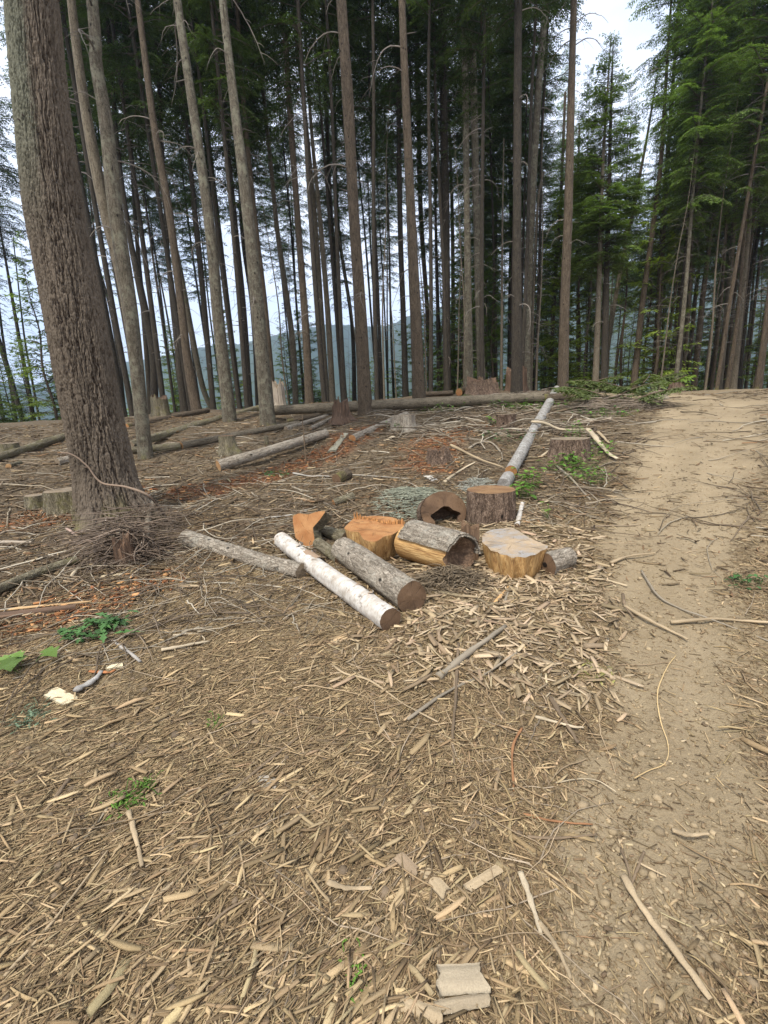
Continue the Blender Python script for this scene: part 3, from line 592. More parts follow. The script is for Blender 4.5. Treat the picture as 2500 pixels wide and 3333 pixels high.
 ('fir', 'brown fir behind the knobbly right one of the middle pair', 'bark_b', 'H', 0, [(1604, 1245, 15), (1610, 950, 13), (1613, 700, 10), (1600, 300, 8)]),
 ('dead_spar', 'very thin pale dead stem in the middle of the forest edge', 'bark_d', None, 2, [(1632, 1270, 10), (1634, 950, 8), (1636, 700, 5), (1640, 450, 3)]),
 ('dead_spar', 'thin whitish dead stem behind the knotty right-leaning fir', 'bark_d', None, 0, [(1730, 1240, 7), (1738, 900, 8), (1752, 650, 8), (1770, 560, 7)]),
 ('fir', 'slim dark fir left of the dark reddish one', 'bark_c', 'H', 0, [(1658, 1255, 16), (1661, 980, 15), (1664, 700, 14), (1650, 300, 12), (1640, 0, 10)]),
]
for i, (nm, lb, mt, cw, tw, pts) in enumerate(T):
    yw = .44 * F / pts[0][2] if pts[0][2] > 24 else .36 * F / pts[0][2]
    yw = min(max(yw, 13.6), 33)
    if nm in ('dead_spar',): yw = 24
    crown = None if cw is None else ch(HI) if cw == 'H' else ch(MID) if cw == 'M' else ch(CROWN_R) if cw == 'R' else ED[int(cw[1])]
    big = pts[0][2] >= 30
    H = 28; cs = 1.0
    if cw and cw[0] == 'E':
        H = (16.6, 19.5, 24)[int(cw[1])]; cs = 1.0
        if pts[0][0] in (1937, 1965): H = 14.2; cs = .86
    if nm in ('dead_spar', 'leaning_snag') or 'spar' in lb: H = 3
    traced_tree(nm, pts, lb, 'dead tree' if 'dead' in nm or 'snag' in nm else 'tree', None, mt, yw, crown, (None, TW_HI[i % 3] if big else TW_LOW[i % 4], TW_DENSE[i % 3])[tw] if tw else TW_LOW[i % 4], H, cs=cs, seg=24 if big else 12, rings=90 if big else 50, snag=(H == 3), limbs=(22 if pts[0][2] >= 22 else 14) if yw < 27 else 0)

# ------------------------------------------------------------------ the forest behind them
PROTO = {}
def proto_tree(key, name, H, r, mat, crown, twigs, seed, lean=.3, dz=0.0):
    root = empty(name); zz = np.linspace(0, H, 6); rg = np.random.default_rng(seed)
    P = np.stack([lean * (zz / H) ** 2 + rg.normal(0, .05, 6), rg.normal(0, .05, 6), zz - .3], -1); P[0, :2] = 0
    o = bpy.data.objects.new('trunk', trunk_mesh(P, r * (1 - .93 * zz / H), 9, M[mat], .02, .25, seed, 30)); COL.objects.link(o); o.parent = root
    if crown is not None: add_part(root, 'crown', crown, dz=dz)
    if twigs is not None: add_part(root, 'dead_limbs', twigs)['kind'] = 'stuff'
    PROTO[key] = [root, False]
def copy_tree(key, loc, yaw, sc, label, cat, group, tilt=(0, 0)):
    src, used = PROTO[key]
    if not used: r = src; PROTO[key][1] = True
    else:
        r = src.copy(); COL.objects.link(r)
        for c_ in [q for q in bpy.data.objects if q.parent == src]:
            d = c_.copy(); COL.objects.link(d); d.parent = r
    r.location = loc; r.rotation_euler = (tilt[0], tilt[1], yaw); r.scale = (sc, sc, sc)
    tag(r, label, cat, group); return r
for i in range(4): proto_tree(f'hi{i}', 'fir', 30, .12, 'bark_c', CROWN_HI[i], TW_LOW[i], 200 + i, dz=1.5)
for i in range(4): proto_tree(f'slim{i}', 'fir', 32, .10, 'bark_c', CROWN_HI[i], None, 250 + i, dz=3.5)
for i in range(3): proto_tree(f'right{i}', 'fir', 28, .09, 'bark_b', CROWN_R[i], TW_LOW[i], 260 + i)
for i in range(4): proto_tree(f'mid{i}', 'fir', 24, .10, 'bark_c' if i % 2 else 'bark_b', CROWN_MID[i], TW_DENSE[i % 3], 210 + i)
proto_tree('edge0', 'fir', 16.6, .09, 'bark_b', CROWN_EDGE[0], TW_DENSE[0], 220); proto_tree('edge1', 'fir', 19.5, .10, 'bark_b', CROWN_EDGE[1], TW_DENSE[1], 221); proto_tree('edge2', 'fir', 24, .11, 'bark_a', CROWN_EDGE[2], TW_DENSE[2], 222)
for i in range(2): proto_tree(f'pole{i}', 'bare_pole_tree', 13, .05, 'bark_d', None, TW_DENSE[i], 230 + i, .8)
for i in range(3): proto_tree(f'yg{i}', 'young_fir', 6.5, .06, 'bark_b', CROWN_YOUNG[i], None, 240 + i, .1)
def az_pt(px, d):
    q = ray(px, 1300); k = d / math.hypot(q[0], q[1]); return q[0] * k, q[1] * k
def scatter(n, pr, dr, keys, sc, label, cat, group, mind=1.2, seed=1, tries=40, dz=0.0):
    rg = random.Random(seed)
    for k in range(n):
        for _ in range(tries):
            px = rg.uniform(*pr); d = rg.uniform(*dr); d = max(d, 28) if 1845 < px < 2110 else d; x, y = az_pt(px, d)
            if all((x - a) ** 2 + (y - b) ** 2 > mind ** 2 for a, b in TREEPOS): break
        else: continue
        TREEPOS.append((x, y)); copy_tree(rg.choice([q for q in keys if not (1845 < px < 2110) or q in ('edge0', 'pole0', 'pole1') or q[:2] == 'yg'] or ['edge0']), (x, y, hz(x, y) + dz), rg.uniform(0, 6.28), min(rg.uniform(*sc), .92 if 1845 < px < 2110 else 9), label, cat, group, (rg.gauss(0, .02), rg.gauss(0, .02)))
hi = [f'hi{i}' for i in range(4)]; slim = [f'slim{i}' for i in range(4)]; mid = [f'mid{i}' for i in range(4)]; ed = ['edge0', 'edge1', 'edge2']; yg = [f'yg{i}' for i in range(3)]
scatter(18, (330, 1250), (19, 30), hi + slim, (.9, 1.1), 'dark fir among the crowd of firs behind the left half of the ridge', 'tree', 'firs crowding behind the left half of the ridge', seed=1)
scatter(24, (300, 1300), (26, 46), slim, (.95, 1.2), 'distant fir on the falling slope beyond the left half of the ridge', 'tree', 'distant firs beyond the left half of the ridge', seed=2)
scatter(13, (1250, 1760), (20, 36), hi[:1] + slim, (.8, 1.0), 'dark fir among the crowd of firs behind the middle of the ridge', 'tree', 'firs crowding behind the middle of the ridge', seed=3)
scatter(38, (1500, 2560), (27, 46), ed + mid[:1], (.85, 1.1), 'green fir in the dense forest right of the sky gap', 'tree', 'green firs of the dense right-hand forest', seed=4)
scatter(26, (2130, 2600), (25, 38), ['right0', 'right1', 'right2'] + ed[2:], (.85, 1.1), 'brown-stemmed fir in the dense stand beside the track', 'tree', 'firs standing beside the end of the track', seed=5)
scatter(40, (1500, 2560), (20, 45), ['pole0', 'pole1'], (.7, 1.1), 'thin bare pole-like trunk among the firs right of the middle', 'tree', 'thin bare poles among the firs', .6, seed=6)
scatter(12, (900, 1500), (22, 45), ['pole0', 'pole1'], (.7, 1.1), 'thin bare pole-like trunk among the firs behind the ridge', 'tree', 'thin bare poles behind the ridge', .6, seed=7)
scatter(60, (1300, 2560), (24, 50), yg, (.9, 1.6), 'bright green young fir deep between the right-hand trunks', 'young tree', 'young firs between the right-hand trunks', .9, seed=8)
scatter(30, (-60, 1300), (30, 50), yg, (.9, 1.5), 'bright green young fir peeping over the ridge on the left', 'young tree', 'young firs peeping over the ridge', .9, seed=9)
scatter(2, (-300, -60), (24, 32), ['edge0', 'mid0', 'mid1'], (.85, .95), 'leafy fir at the far left edge beyond the ridge', 'tree', 'firs at the far left edge', 1.5, seed=10)
for k_, v_ in list(PROTO.items()):
    if not v_[1]:
        for c_ in [q for q in bpy.data.objects if q.parent == v_[0]]: bpy.data.objects.remove(c_)
        bpy.data.objects.remove(v_[0])

# ------------------------------------------------------------------ wood pieces
def disc(outline, rings=14, seed=0, h=.0, rough=.006, z=0.0, centre=None):
    """filled face inside an outline (n, 2), with gentle relief"""
    o = np.asarray(outline, float); n = len(o); c = o.mean(0) if centre is None else np.asarray(centre)
    u = np.linspace(0, 1, rings + 1)[1:][::-1]
    P = c + (o - c) * u[:, None, None]; X = P[..., 0].ravel(); Y = P[..., 1].ravel()
    Z = z + h * (1 - np.repeat(u, n)) + rough * fbm(X * 9 + seed, Y * 9, 0, 4, seed) * np.repeat(1 - u ** 6, n)
    V = np.vstack([np.stack([X, Y, Z], -1), [c[0], c[1], z + h]]); Q = grid_faces(rings, n, True); L = (rings - 1) * n
    T = np.array([[L + i, L + (i + 1) % n, len(V) - 1] for i in range(n)])
    return V, Q, T
def ring_outline(n, r, lump=.05, seed=0, k=2.0):
    a = np.linspace(0, 2 * np.pi, n, endpoint=False)
    m = r * (1 + lump * 2 * fbm(np.cos(a) * k + seed * 3.1, np.sin(a) * k, 0, 4, seed)); return np.stack([m * np.cos(a), m * np.sin(a)], -1)
def align(A, B, roll=0.0):
    z = (Vector(B) - Vector(A)).normalized(); q = z.to_track_quat('Z', 'Y').to_matrix().to_4x4()
    return Matrix.Translation(A) @ q @ Matrix.Rotation(roll, 4, 'Z')
def log(name, label, A, B, rA, rB, bmat='bark_log', emat='orange_pale', cat='log', group=None, seg=28, rings=60, lump=.05, bend=.0, seed=0, roll=0., bulge=.015, cutB=True):
    A, B = Vector(A), Vector(B); L = (B - A).length; root = empty(name, align(A, B, roll))
    z = np.linspace(0, L, rings)[:, None]; a = np.linspace(0, 2 * np.pi, seg, endpoint=False)[None]; u = z / L
    r = rA + (rB - rA) * u; m = r * (1 + lump * 2 * fbm(np.cos(a) * 1.4 + seed, np.sin(a) * 1.4, z * 1.2, 3, seed)) + bulge * r * 3 * fbm(np.cos(a) * 5, np.sin(a) * 5 + seed, z * 9 / max(.3, r.mean() * 6), 3, seed + 5)
    bx = bend * L * np.sin(u * np.pi) + .5 * r * lump * vn(z * 2, seed, 0, seed)
    V = np.stack([m * np.cos(a) + bx, m * np.sin(a) + 0 * bx, z + 0 * m], -1)
    o = obj('bark', mesh('bark', V, [grid_faces(rings, seg, True)[:, ::-1][:, [0, 1, 2, 3]]], M[bmat], None, True), root)
    for e in ((0,), (rings - 1,)) if cutB else ((0,),):
        i = e[0]; out = V[i, :, :2] * .995; D_, Q, T = disc(out, 10, seed, 0, .004 + .02 * float(r[i, 0]), float(z[i, 0]), out.mean(0))
        f = obj('cut_face', mesh('cut_face', D_, [Q, T], M[emat], None, True), root)
    tag(root, label, cat, group); return root
def plog(name, label, p0, w0, p1, w1, *a, sink=.12, **k):
    """log from photo-pixel ends (centre of each end) lying on the ground"""
    r0 = w0 * .5 * depth(at(*p0)) / F; A = at(*p0, lift=r0 * (1 - sink)); r0 = w0 * .5 * depth(A) / F
    r1 = w1 * .5 * depth(at(*p1)) / F; B = at(*p1, lift=r1 * (1 - sink)); r1 = w1 * .5 * depth(B) / F
    return log(name, label, A, B, r0, r1, *a, **k)
def chunk(name, label, out, h, side, top, cat, group=None, mat4=None, bot=1.0, flare=0.0, jag=0.0, seed=0, seg=0, rough=.01, rings=16, tilt=0.0, lobes=0, groove=.0):
    """standing block or stump: outline (n,2) of the top, walls down to z=0"""
    out = np.asarray(out, float); n = len(out); c = out.mean(0); root = empty(name, mat4); zz = np.linspace(1, 0, rings)
    a = np.arctan2(out[:, 1] - c[1], out[:, 0] - c[0]); rl = np.hypot(*(out - c).T)
    lob = 1 + .5 * np.cos(a * 4 + seed) + .3 * np.cos(a * 7 + 2 * seed)
    rimz = h + tilt * (out[:, 0] - c[0]) + jag * np.maximum(0, fbm(np.cos(a) * 4 + seed, np.sin(a) * 4, 0, 3, seed) + .25) * 2
    V = []
    for q in zz:
        s = bot + (1 - bot) * q + flare * math.exp(-q * h / .09) * lob
        s = s * (1 + groove * fbm(np.cos(a) * 7, np.sin(a) * 7 + seed, q * 1.2, 3, seed + 2) * (1 if q < 1 else .3))
        V.append(np.stack([c[0] + (out[:, 0] - c[0]) * s, c[1] + (out[:, 1] - c[1]) * s, rimz * q - .08 * (q == 0)], -1))
    V = np.array(V)
    obj('bark' if side.startswith('bark') or side == 'moss' else 'split_side', mesh('side', V, [grid_faces(rings, n, True)], M[side], None, True), root)
    D_, Q, T = disc(V[0][:, :2], 16, seed, 0, rough, 0.0, c)
    u = np.concatenate([np.repeat(np.linspace(0, 1, 17)[1:][::-1], n), [0]]); rz = np.concatenate([np.tile(rimz, 16), [rimz.mean()]])
    D_[:, 2] = D_[:, 2] + rimz.mean() * (1 - u) + rz * u + .001
    obj('cut_face', mesh('cut_face', D_, [Q[:, ::-1], T[:, ::-1]], M[top], None, jag == 0), root)
    tag(root, label, cat, group); return root
def atz(px, py, z):
    d = ray(px, py); t = (z - CAMZ) / d[2]; return Vector((d[0] * t, d[1] * t, z))
def C6(x, y): return (850 + x * .6631, 1550 + y * .6631)
def C3(x, y): return (x / 1.843, 1200 + y / 1.843)
def C4(x, y): return (600 + x / 2.074, 1200 + y / 2.074)
def C5(x, y): return (1250 + x / 1.843, 1150 + y / 1.843)
def C7(x, y): return (x / 1.327, 1900 + y / 1.327)
def C8(x, y): return (1250 + x / 1.327, 1900 + y / 1.327)
def dens(out, n=72):
    P = np.vstack([out, out[:1]]); s = np.concatenate([[0], np.cumsum(np.hypot(*np.diff(P, axis=0).T))]); t = np.linspace(0, s[-1], n, endpoint=False)
    Q = np.stack([np.interp(t, s, P[:, 0]), np.interp(t, s, P[:, 1])], -1)
    return (Q * 2 + np.roll(Q, 1, 0) + np.roll(Q, -1, 0)) / 4
def pblock(name, label, top_px, base_px, h, side, top, **k):
    """block from the photo outline of its top face, at height h over the ground under base_px"""
    g = at(*base_px); W = np.array([list(atz(x, y, g.z + h))[:2] for x, y in top_px]); c = W.mean(0); W = W - c
    if np.sum(W[:, 0] * np.roll(W[:, 1], -1) - W[:, 1] * np.roll(W[:, 0], -1)) < 0: W = W[::-1]
    return chunk(name, label, dens(W, k.pop('n', 84)), h, side, top, k.pop('cat', 'wood block'), mat4=Matrix.Translation((c[0], c[1], g.z - .01)), **k)

# --- the huge leaning trunk in front
def big_tree():
    pts = [(368, 1655, 236), (345, 1560, 208), (325, 1450, 200), (300, 1330, 198), (262, 1120, 202), (222, 900, 203), (182, 700, 202), (150, 450, 192), (125, 220, 186), (106, 0, 182), (95, -200, 176)]
    g = at(352, 1690); yw = g.y + .1; W = [plane(p[0], p[1], yw) for p in pts]; rad = np.array([p[2] * .5 * depth(w) / F * .97 for p, w in zip(pts, W)])
    rad = rad * np.array([math.cos(math.atan((p[0] - 1250) / F)) for p in pts])
    f = Vector((W[0].x + .02, yw, hz(W[0].x, yw) - .05)); W.insert(0, f); rad = np.insert(rad, 0, rad[0] * 1.02)
    t_, u_ = W[-1], W[-2]; up = (t_ - u_).normalized()
    for k in (6, 14, 22): W.append(t_ + up * k)
    rad = np.concatenate([rad, [.34, .2, .03]])
    root = empty('leaning_fir', Matrix.Translation(f)); P = np.array([list(w - f) for w in W])
    s = np.concatenate([[0], np.cumsum(np.linalg.norm(np.diff(P, axis=0), axis=1))]); seg = 560
    q = np.concatenate([np.linspace(0, 9, 900), np.linspace(9.2, s[-1], 30)]); C = np.array([curve_at(P, s, t) for t in q]); r = np.interp(q, s, rad)[:, None]
    a = np.linspace(0, 2 * np.pi, seg, endpoint=False)[None]; z = q[:, None]
    fl = np.exp(-z / .26); r = r * (1 + fl * (.16 + .42 * np.maximum(0, np.cos(a * 4 + .6)) ** 1.5) + .12 * fl * np.maximum(0, np.cos(a + .5))) * (1 + .02 * np.cos(a * 3 + z * .4))
    k = 1 / .028; X = np.cos(a) * .42 * k; Y = np.sin(a) * .42 * k; Zs = z * k * .15
    wx = .5 * fbm(X * .5, Y * .5, Zs * 2, 3, 3); n1 = fbm(X * .6 + wx, Y * .6 + wx, Zs * .5, 4, 1, .55); n1b = fbm(X * 1.3 + wx, Y * 1.3, Zs * 1.5, 4, 6, .6)
    n2 = fbm(X * 3, Y * 3, Zs * 6, 4, 8, .65); cr_ = np.minimum(np.abs(n1) * 5.0, 1) * .68 + .32 * np.minimum(np.abs(n1b) * 5, 1); plate = cr_ ** .7; flake = fbm(X * 1.4, Y * 1.4, Zs * 16, 4, 14, .6)
    dsp = .046 * (plate - .6) + .008 * n2 + .008 * np.round(flake * 4) / 4
    m = r + dsp * sst(60, 9, z)
    V = np.stack([C[:, 0:1] + m * np.cos(a), C[:, 1:2] + m * np.sin(a), C[:, 2:3] + 0 * m], -1)
    fur = 1 - sst(.2, .75, plate)[..., None]; t1 = (.5 + .5 * n2)[..., None]; big = (.5 + .5 * fbm(X * .12, Y * .12, Zs * .2, 3, 20))[..., None]
    ct = np.array([.062, .049, .036]) * (1 - t1) + np.array([.20, .158, .115]) * t1; ct = ct * (.75 + .5 * big); ct = ct * (1 - fur) + np.array([.036, .023, .016]) * fur
    li = sst(3.0, 4.6, z) * sst(.15, .5, -np.cos(a - .55) + .35 * n2); li = (li * sst(.0, .3, big[..., 0] + .15))[..., None]
    ct = ct * (1 - .8 * li) + .8 * li * (np.array([.15, .155, .11]) * (.5 + t1))
    mo = (np.exp(-z / .34) * (1.25 + 1.4 * fbm(X * .2, Y * .2, Zs * .7, 3, 30)))[..., None]; mo = np.clip(mo - .45, 0, .75)
    ct = ct * (1 - mo) + mo * np.array([.13, .115, .045]) * (.6 + .8 * t1)
    t = NT('bark_leaning_fir'); v = t.coord(); t1_ = t.noise(v, 90, 4, .7); cc = t.mix(t.ramp(t1_, [(.35, .5), (.7, 0.0)]), t.attr(), t.mix(1.0, t.attr(), .5, 'MULTIPLY'))
    mt = t.fin(cc, t.bump(t1_, .008, .8), .9)
    obj('trunk', mesh('trunk', V, [grid_faces(len(q), seg, True)], mt, ct.reshape(-1, 3), True), root)
    rg = np.random.default_rng(5); mb = MB()
    for i in range(70):
        zz = rg.uniform(.6, 8); th = rg.uniform(0, 6.28); c0 = curve_at(P, s, zz); r0 = float(np.interp(zz, s, rad)); d = np.array([math.cos(th), math.sin(th), .1])
        mb.tube([c0 + d * r0 * .9, c0 + d * (r0 + rg.uniform(.01, .04))], [.012, .006], 5, (.05, .035, .028))
    obj('broken_stub', mb.mesh('broken_stub', M['twig']), root)
    o = add_part(root, 'crown', CROWN_HI[0], 1.0, .4); o.location = (-1.2, 0, 0)
    return tag(root, 'huge leaning fir with deeply furrowed reddish bark, nearest of all trees', 'tree')
big_tree()

# --- the cut wood in the middle
plog('birch_log', 'white birch log with peeling papery bark, front of the cut wood', (1272, 2016), 80, (916, 1757), 52, 'birch', 'brown_end', seg=40, rings=110, lump=.06, seed=3, sink=.2, bend=.012)
def birch_extras():
    b = bpy.data.objects['birch_log']; L = max(v.co.z for v in b.children[0].data.vertices); mb = MB(); rg = np.random.default_rng(4)
    for (z0, z1, a0, a1) in ((.56 * L, .68 * L, 1.0, 5.2), (.90 * L, .97 * L, 3.2, 5.6), (.22 * L, .235 * L, 0, 6), (.41 * L, .45 * L, 3.6, 5.0)):
        a = np.linspace(a0, a1, 26); z = np.linspace(z0, z1, 6); A, Z = np.meshgrid(a, z); rr2 = .083 + .004 * vn(A * 3, Z * 30, 0, 3) + .012 * np.abs(np.linspace(-1, 1, 26))[None] ** 6
        mb.add(np.stack([rr2 * np.cos(A), rr2 * np.sin(A), Z + .02 * vn(A * 2, Z * 9, 0, 5)], -1), grid_faces(6, 26), None, (.30, .21, .14))
    obj('bare_patch', mb.mesh('bare_patch', M['chip']), b)
    mb = MB()
    for (zc, th, l) in ((.30 * L, 3.3, .05), (.13 * L, 1.6, .04), (.85 * L, 2.8, .09), (.66 * L, 2.2, .06), (.93 * L, 3.9, .16), (.60 * L, 3.6, .10), (.52 * L, 4.4, .06), (.74 * L, 1.2, .05)):
        u, w = np.meshgrid(np.linspace(0, 1, 9), np.linspace(-1, 1, 7)); rr2 = .08 + u * l * .5
        A = th + w * .35 * (1 - .5 * u) + u * .3; Z = zc + u * l * .5 + .02 * w
        P = np.stack([rr2 * np.cos(A), rr2 * np.sin(A), Z + .02 * np.sin(u * 6 + w)], -1).reshape(-1, 3); q = grid_faces(7, 9)
        mb.add(P, q, None, (.66, .6, .53)); mb.add(P + [.0015, .0015, .0015], q[:, ::-1], None, (.55, .42, .3))
    obj('peeling_bark', mb.mesh('peeling_bark', M['chip']), b)
birch_extras()
plog('bark_log', 'rough grey-barked log lying alongside the birch log', (1342, 1945), 110, (1120, 1790), 86, 'bark_log', 'brown_end', seg=48, rings=80, lump=.06, seed=8, sink=.2)
plog('short_log', 'short brown log end wedged between the birch log and the grey-barked log', (1110, 1822), 44, (1035, 1768), 38, 'bark_old', 'brown_end', seed=11)
plog('short_log', 'short rough log poking out behind the heart-shaped slice', (1128, 1752), 46, (1040, 1722), 34, 'bark_old', 'old_top', seed=12)
plog('sunken_log', 'earth-covered old log half sunk in the ground left of the birch log', (985, 1862), 56, (605, 1750), 52, 'bark_log', 'old_top', seg=36, rings=90, lump=.12, seed=14, sink=.25, bend=.02)

def lying(name, label, out, th, side, top, centre, normal, up=(0, 0, 1), hole=None, cat='wood slice', seed=0, side_s=1.0, inner='rot'):
    """slice whose cut face looks along normal"""
    n = Vector(normal).normalized(); x = Vector(up).cross(n).normalized(); y = n.cross(x); m = Matrix((x, y, n)).transposed().to_4x4(); m.translation = Vector(centre)
    root = empty(name, m); out = dens(np.asarray(out, float), 96); N = len(out); z = np.linspace(0, -th, 16)
    V = np.array([np.column_stack([out * (1 + (side_s - 1) * (-q / th)) * (1 + .03 * vn(out[:, :1] * 9, out[:, 1:] * 9, q * 6, seed)), np.full(N, q)]) for q in z])
    obj('bark' if side.startswith('bark') else 'split_side', mesh('side', V, [grid_faces(16, N, True)[:, ::-1]], M[side], None, True), root)
    if hole is None:
        for zz, fl in ((0.001, 1), (-th, -1)):
            o_ = V[0 if fl > 0 else -1][:, :2]; D_, Q, T = disc(o_, 16, seed, 0, .004, zz, o_.mean(0)); obj('cut_face', mesh('cut_face', D_, [Q[:, ::fl], T[:, ::fl]], M[top], None, True), root)
    else:
        h = dens(np.asarray(hole, float), 96); h = h * (1 + .08 * fbm(h[:, :1] * 30, h[:, 1:] * 30, 0, 3, seed))
        ao = np.arctan2(*(out - h.mean(0)).T[::-1]); k0 = int(np.argmin(np.abs(ao - math.atan2(*(h[0] - h.mean(0))[::-1])))); oo = np.roll(out, -k0, 0)
        for zz, fl in ((0.001, 1), (-th, -1)):
            u = np.linspace(0, 1, 9)[:, None, None]; P = oo * (1 - u) + h * u; P = np.concatenate([P, np.full(P.shape[:2] + (1,), zz)], -1); P[..., 2] += .004 * vn(P[..., 0] * 20, P[..., 1] * 20, 0, 2)
            obj('cut_face', mesh('cut_face', P, [grid_faces(9, 96, True)[:, ::fl]], M[top], None, True), root)
        H_ = np.array([np.column_stack([h * (1 + .12 * vn(h[:, :1] * 20, h[:, 1:] * 20, q * 20, 4)) if 0 < i < 15 else h, np.full(96, q)]) for i, q in enumerate(z)])
        obj('hollow', mesh('hollow', np.vstack([H_.reshape(-1, 3), [[h[:, 0].mean(), h[:, 1].mean(), -th + .03]]]), [grid_faces(16, 96, True), [[15 * 96 + i, 15 * 96 + (i + 1) % 96, 16 * 96] for i in range(96)]], M[inner], None, False), root)
    return tag(root, label, cat)
# heart-shaped slice on the birch log
ga = at(1000, 1768); hc = ga + Vector((-.0, -.02, .165)); S = depth(hc) / F * .6631
HO = [(140, 235), (165, 222), (215, 222), (262, 208), (297, 205), (275, 240), (248, 272), (262, 305), (274, 335), (262, 362), (238, 352), (205, 335), (172, 318), (158, 290), (146, 262)]
HO = [((x - 215) * S * 1.2, (280 - y) * S * 1.26) for x, y in HO]
lying('heart_slice', 'orange heart-shaped slice of trunk propped on the end of the birch log', HO[::-1], .17, 'bark_old', 'orange', hc, (-.42, -.80, .42), seed=3, side_s=.92)
# lobed orange block with a torn crest
ob = pblock('orange_block', 'orange lobed block with a torn splintered crest on its sawn top', [C6(*p) for p in ((405, 252), (430, 225), (460, 196), (560, 190), (640, 196), (692, 215), (702, 240), (668, 268), (640, 285), (602, 290), (585, 305), (562, 318), (528, 316), (500, 305), (490, 288), (478, 268), (440, 268))], C6(560, 405), .29, 'split', 'orange', bot=.80, seed=4, groove=.05, rough=.012)
def crest():
    mb = MB(); rg = np.random.default_rng(9); g = at(*C6(560, 405)).z + .28
    a, b = atz(*C6(462, 210), g), atz(*C6(700, 236), g)
    for i in range(300):
        u = rg.random(); p = a.lerp(b, u) + Vector((rg.normal(0, .008), rg.normal(0, .010) + .035 * math.sin(u * 7), 0)); h = (.022 + .022 * abs(vn(u * 7, 0, 0, 3)) + .045 * (u < .10) + .02 * (u > .8)) * rg.uniform(.25, 1.15)
        w = rg.uniform(.003, .009); d = w * rg.uniform(.4, 1); c = np.array([.44, .21, .075]) * rg.uniform(.3, 1.2)
        mb.add([[p.x - w, p.y - d, g], [p.x + w, p.y - d, g], [p.x + w, p.y + d, g], [p.x - w, p.y + d, g], [p.x - w * .4, p.y - d * .5, g + h], [p.x + w * .4, p.y - d * .3, g + h * rg.uniform(.8, 1)], [p.x + w * .3, p.y + d * .5, g + h * .95], [p.x - w * .3, p.y + d * .5, g + h * .9]],
               [[0, 1, 5, 4], [1, 2, 6, 5], [2, 3, 7, 6], [3, 0, 4, 7], [4, 5, 6, 7]], None, c)
    me = mb.mesh('torn_crest', M['chip']); o = obj('torn_crest', me, ob); o.matrix_parent_inverse = ob.matrix_world.inverted()
    mb = MB()
    # bark still on the left flank
    P0 = [C6(*p) for p in ((400, 262), (420, 285), (446, 300), (470, 318))]; gz = at(*C6(560, 405)).z
    for q, p in zip(P0[:-1], P0[1:]):
        A_, B_ = atz(*q, gz + .27), atz(*p, gz + .27); T_ = Vector((0, -.015, 0)); A_ += T_; B_ += T_
        mb.add([list(A_), list(B_), [B_.x + .03, B_.y + .03, gz], [A_.x + .03, A_.y + .03, gz]], [[0, 1, 2, 3]], None, (.12, .09, .06))
bpy.context.view_layer.update(); crest()
# half-barked block
def half_barked():
    g = at(*C6(780, 470)); A = at(*C6(735, 318), lift=.17); B = at(*C6(975, 388), lift=.16); rA, rB = .185, .165
    A = Vector((A.x, A.y, A.z + .0)); root = empty('half_barked_block', align(A, B)); L = (B - A).length
    seg, rings = 96, 50; z = np.linspace(0, L, rings)[:, None]; a = np.linspace(0, 2 * np.pi, seg, endpoint=False)[None]; r = rA + (rB - rA) * z / L
    m = r * (1 + .05 * fbm(np.cos(a) * 1.5, np.sin(a) * 1.5, z, 3, 5)) * (1 + .04 * np.cos(2 * a)); endj = .03 * fbm(np.cos(a) * 3, np.sin(a) * 3, 0, 3, 8)
    V = np.stack([m * np.cos(a), m * np.sin(a), z + endj * (z / L)], -1); obj('split_side', mesh('split_side', V, [grid_faces(rings, seg, True)[:, ::-1]], M['split'], None, True), root)
    for i, mt in ((0, 'orange_pale'), (rings - 1, 'split_brown')):
        D_, Q, T = disc(V[i, :, :2], 12, 3, 0, .01, float(z[i, 0]), V[i, :, :2].mean(0)); D_[:, 2] = D_[:, 2] - (.12 * sst(.16, .0, np.hypot(D_[:, 0], D_[:, 1])) if i else 0); D_[:seg, 2] = V[i, :, 2]
        obj('cut_face', mesh('cut_face', D_, [Q, T], M[mt], None, True), root)
    # bark shell over the upper side: find local angle that looks up and toward the camera
    upl = (root.matrix_world.to_3x3().inverted() @ Vector((.15, .25, 1))).normalized(); a0 = math.atan2(upl.y, upl.x)
    n = 70; aa = a0 + np.linspace(-1.42, 1.42, n)[None]; zz = np.linspace(.03, L + .05, rings)[:, None] ; e0 = .03 * fbm(aa * 2, 0 * aa, 0, 3, 2)
    Z = zz + .05 * (1 - zz / L) * (aa - a0) * .6 + e0; rad = (rA + (rB - rA) * zz / L) * 1.06 + .014 + .01 * fbm(aa * 5, zz * 5, 0, 3, 3) + .008 * np.abs(np.sin(aa * 22 + 4 * fbm(aa * 2, zz * 6, 0, 2, 7)))
    Vo = np.stack([rad * np.cos(aa), rad * np.sin(aa), Z], -1); Vi = np.stack([(rad - .022) * np.cos(aa), (rad - .022) * np.sin(aa), Z], -1); f = grid_faces(rings, n)
    off = rings * n; edge = []
    for i in range(rings - 1): edge += [[i * n, (i + 1) * n, (i + 1) * n + off, i * n + off], [i * n + n - 1, i * n + n - 1 + off, (i + 1) * n + n - 1 + off, (i + 1) * n + n - 1]]
    for j in range(n - 1): edge += [[j, j + off, j + 1 + off, j + 1], [(rings - 1) * n + j, (rings - 1) * n + j + 1, (rings - 1) * n + j + 1 + off, (rings - 1) * n + j + off]]
    obj('bark', mesh('bark', np.concatenate([Vo.reshape(-1, 3), Vi.reshape(-1, 3)]), [np.vstack([f[:, ::-1], f + off, np.array(edge)])], M['bark_log'], None, True), root)
    tag(root, 'lying block with grey bark above and bare yellow wood below, centre of the cut pieces', 'wood block')
half_barked()
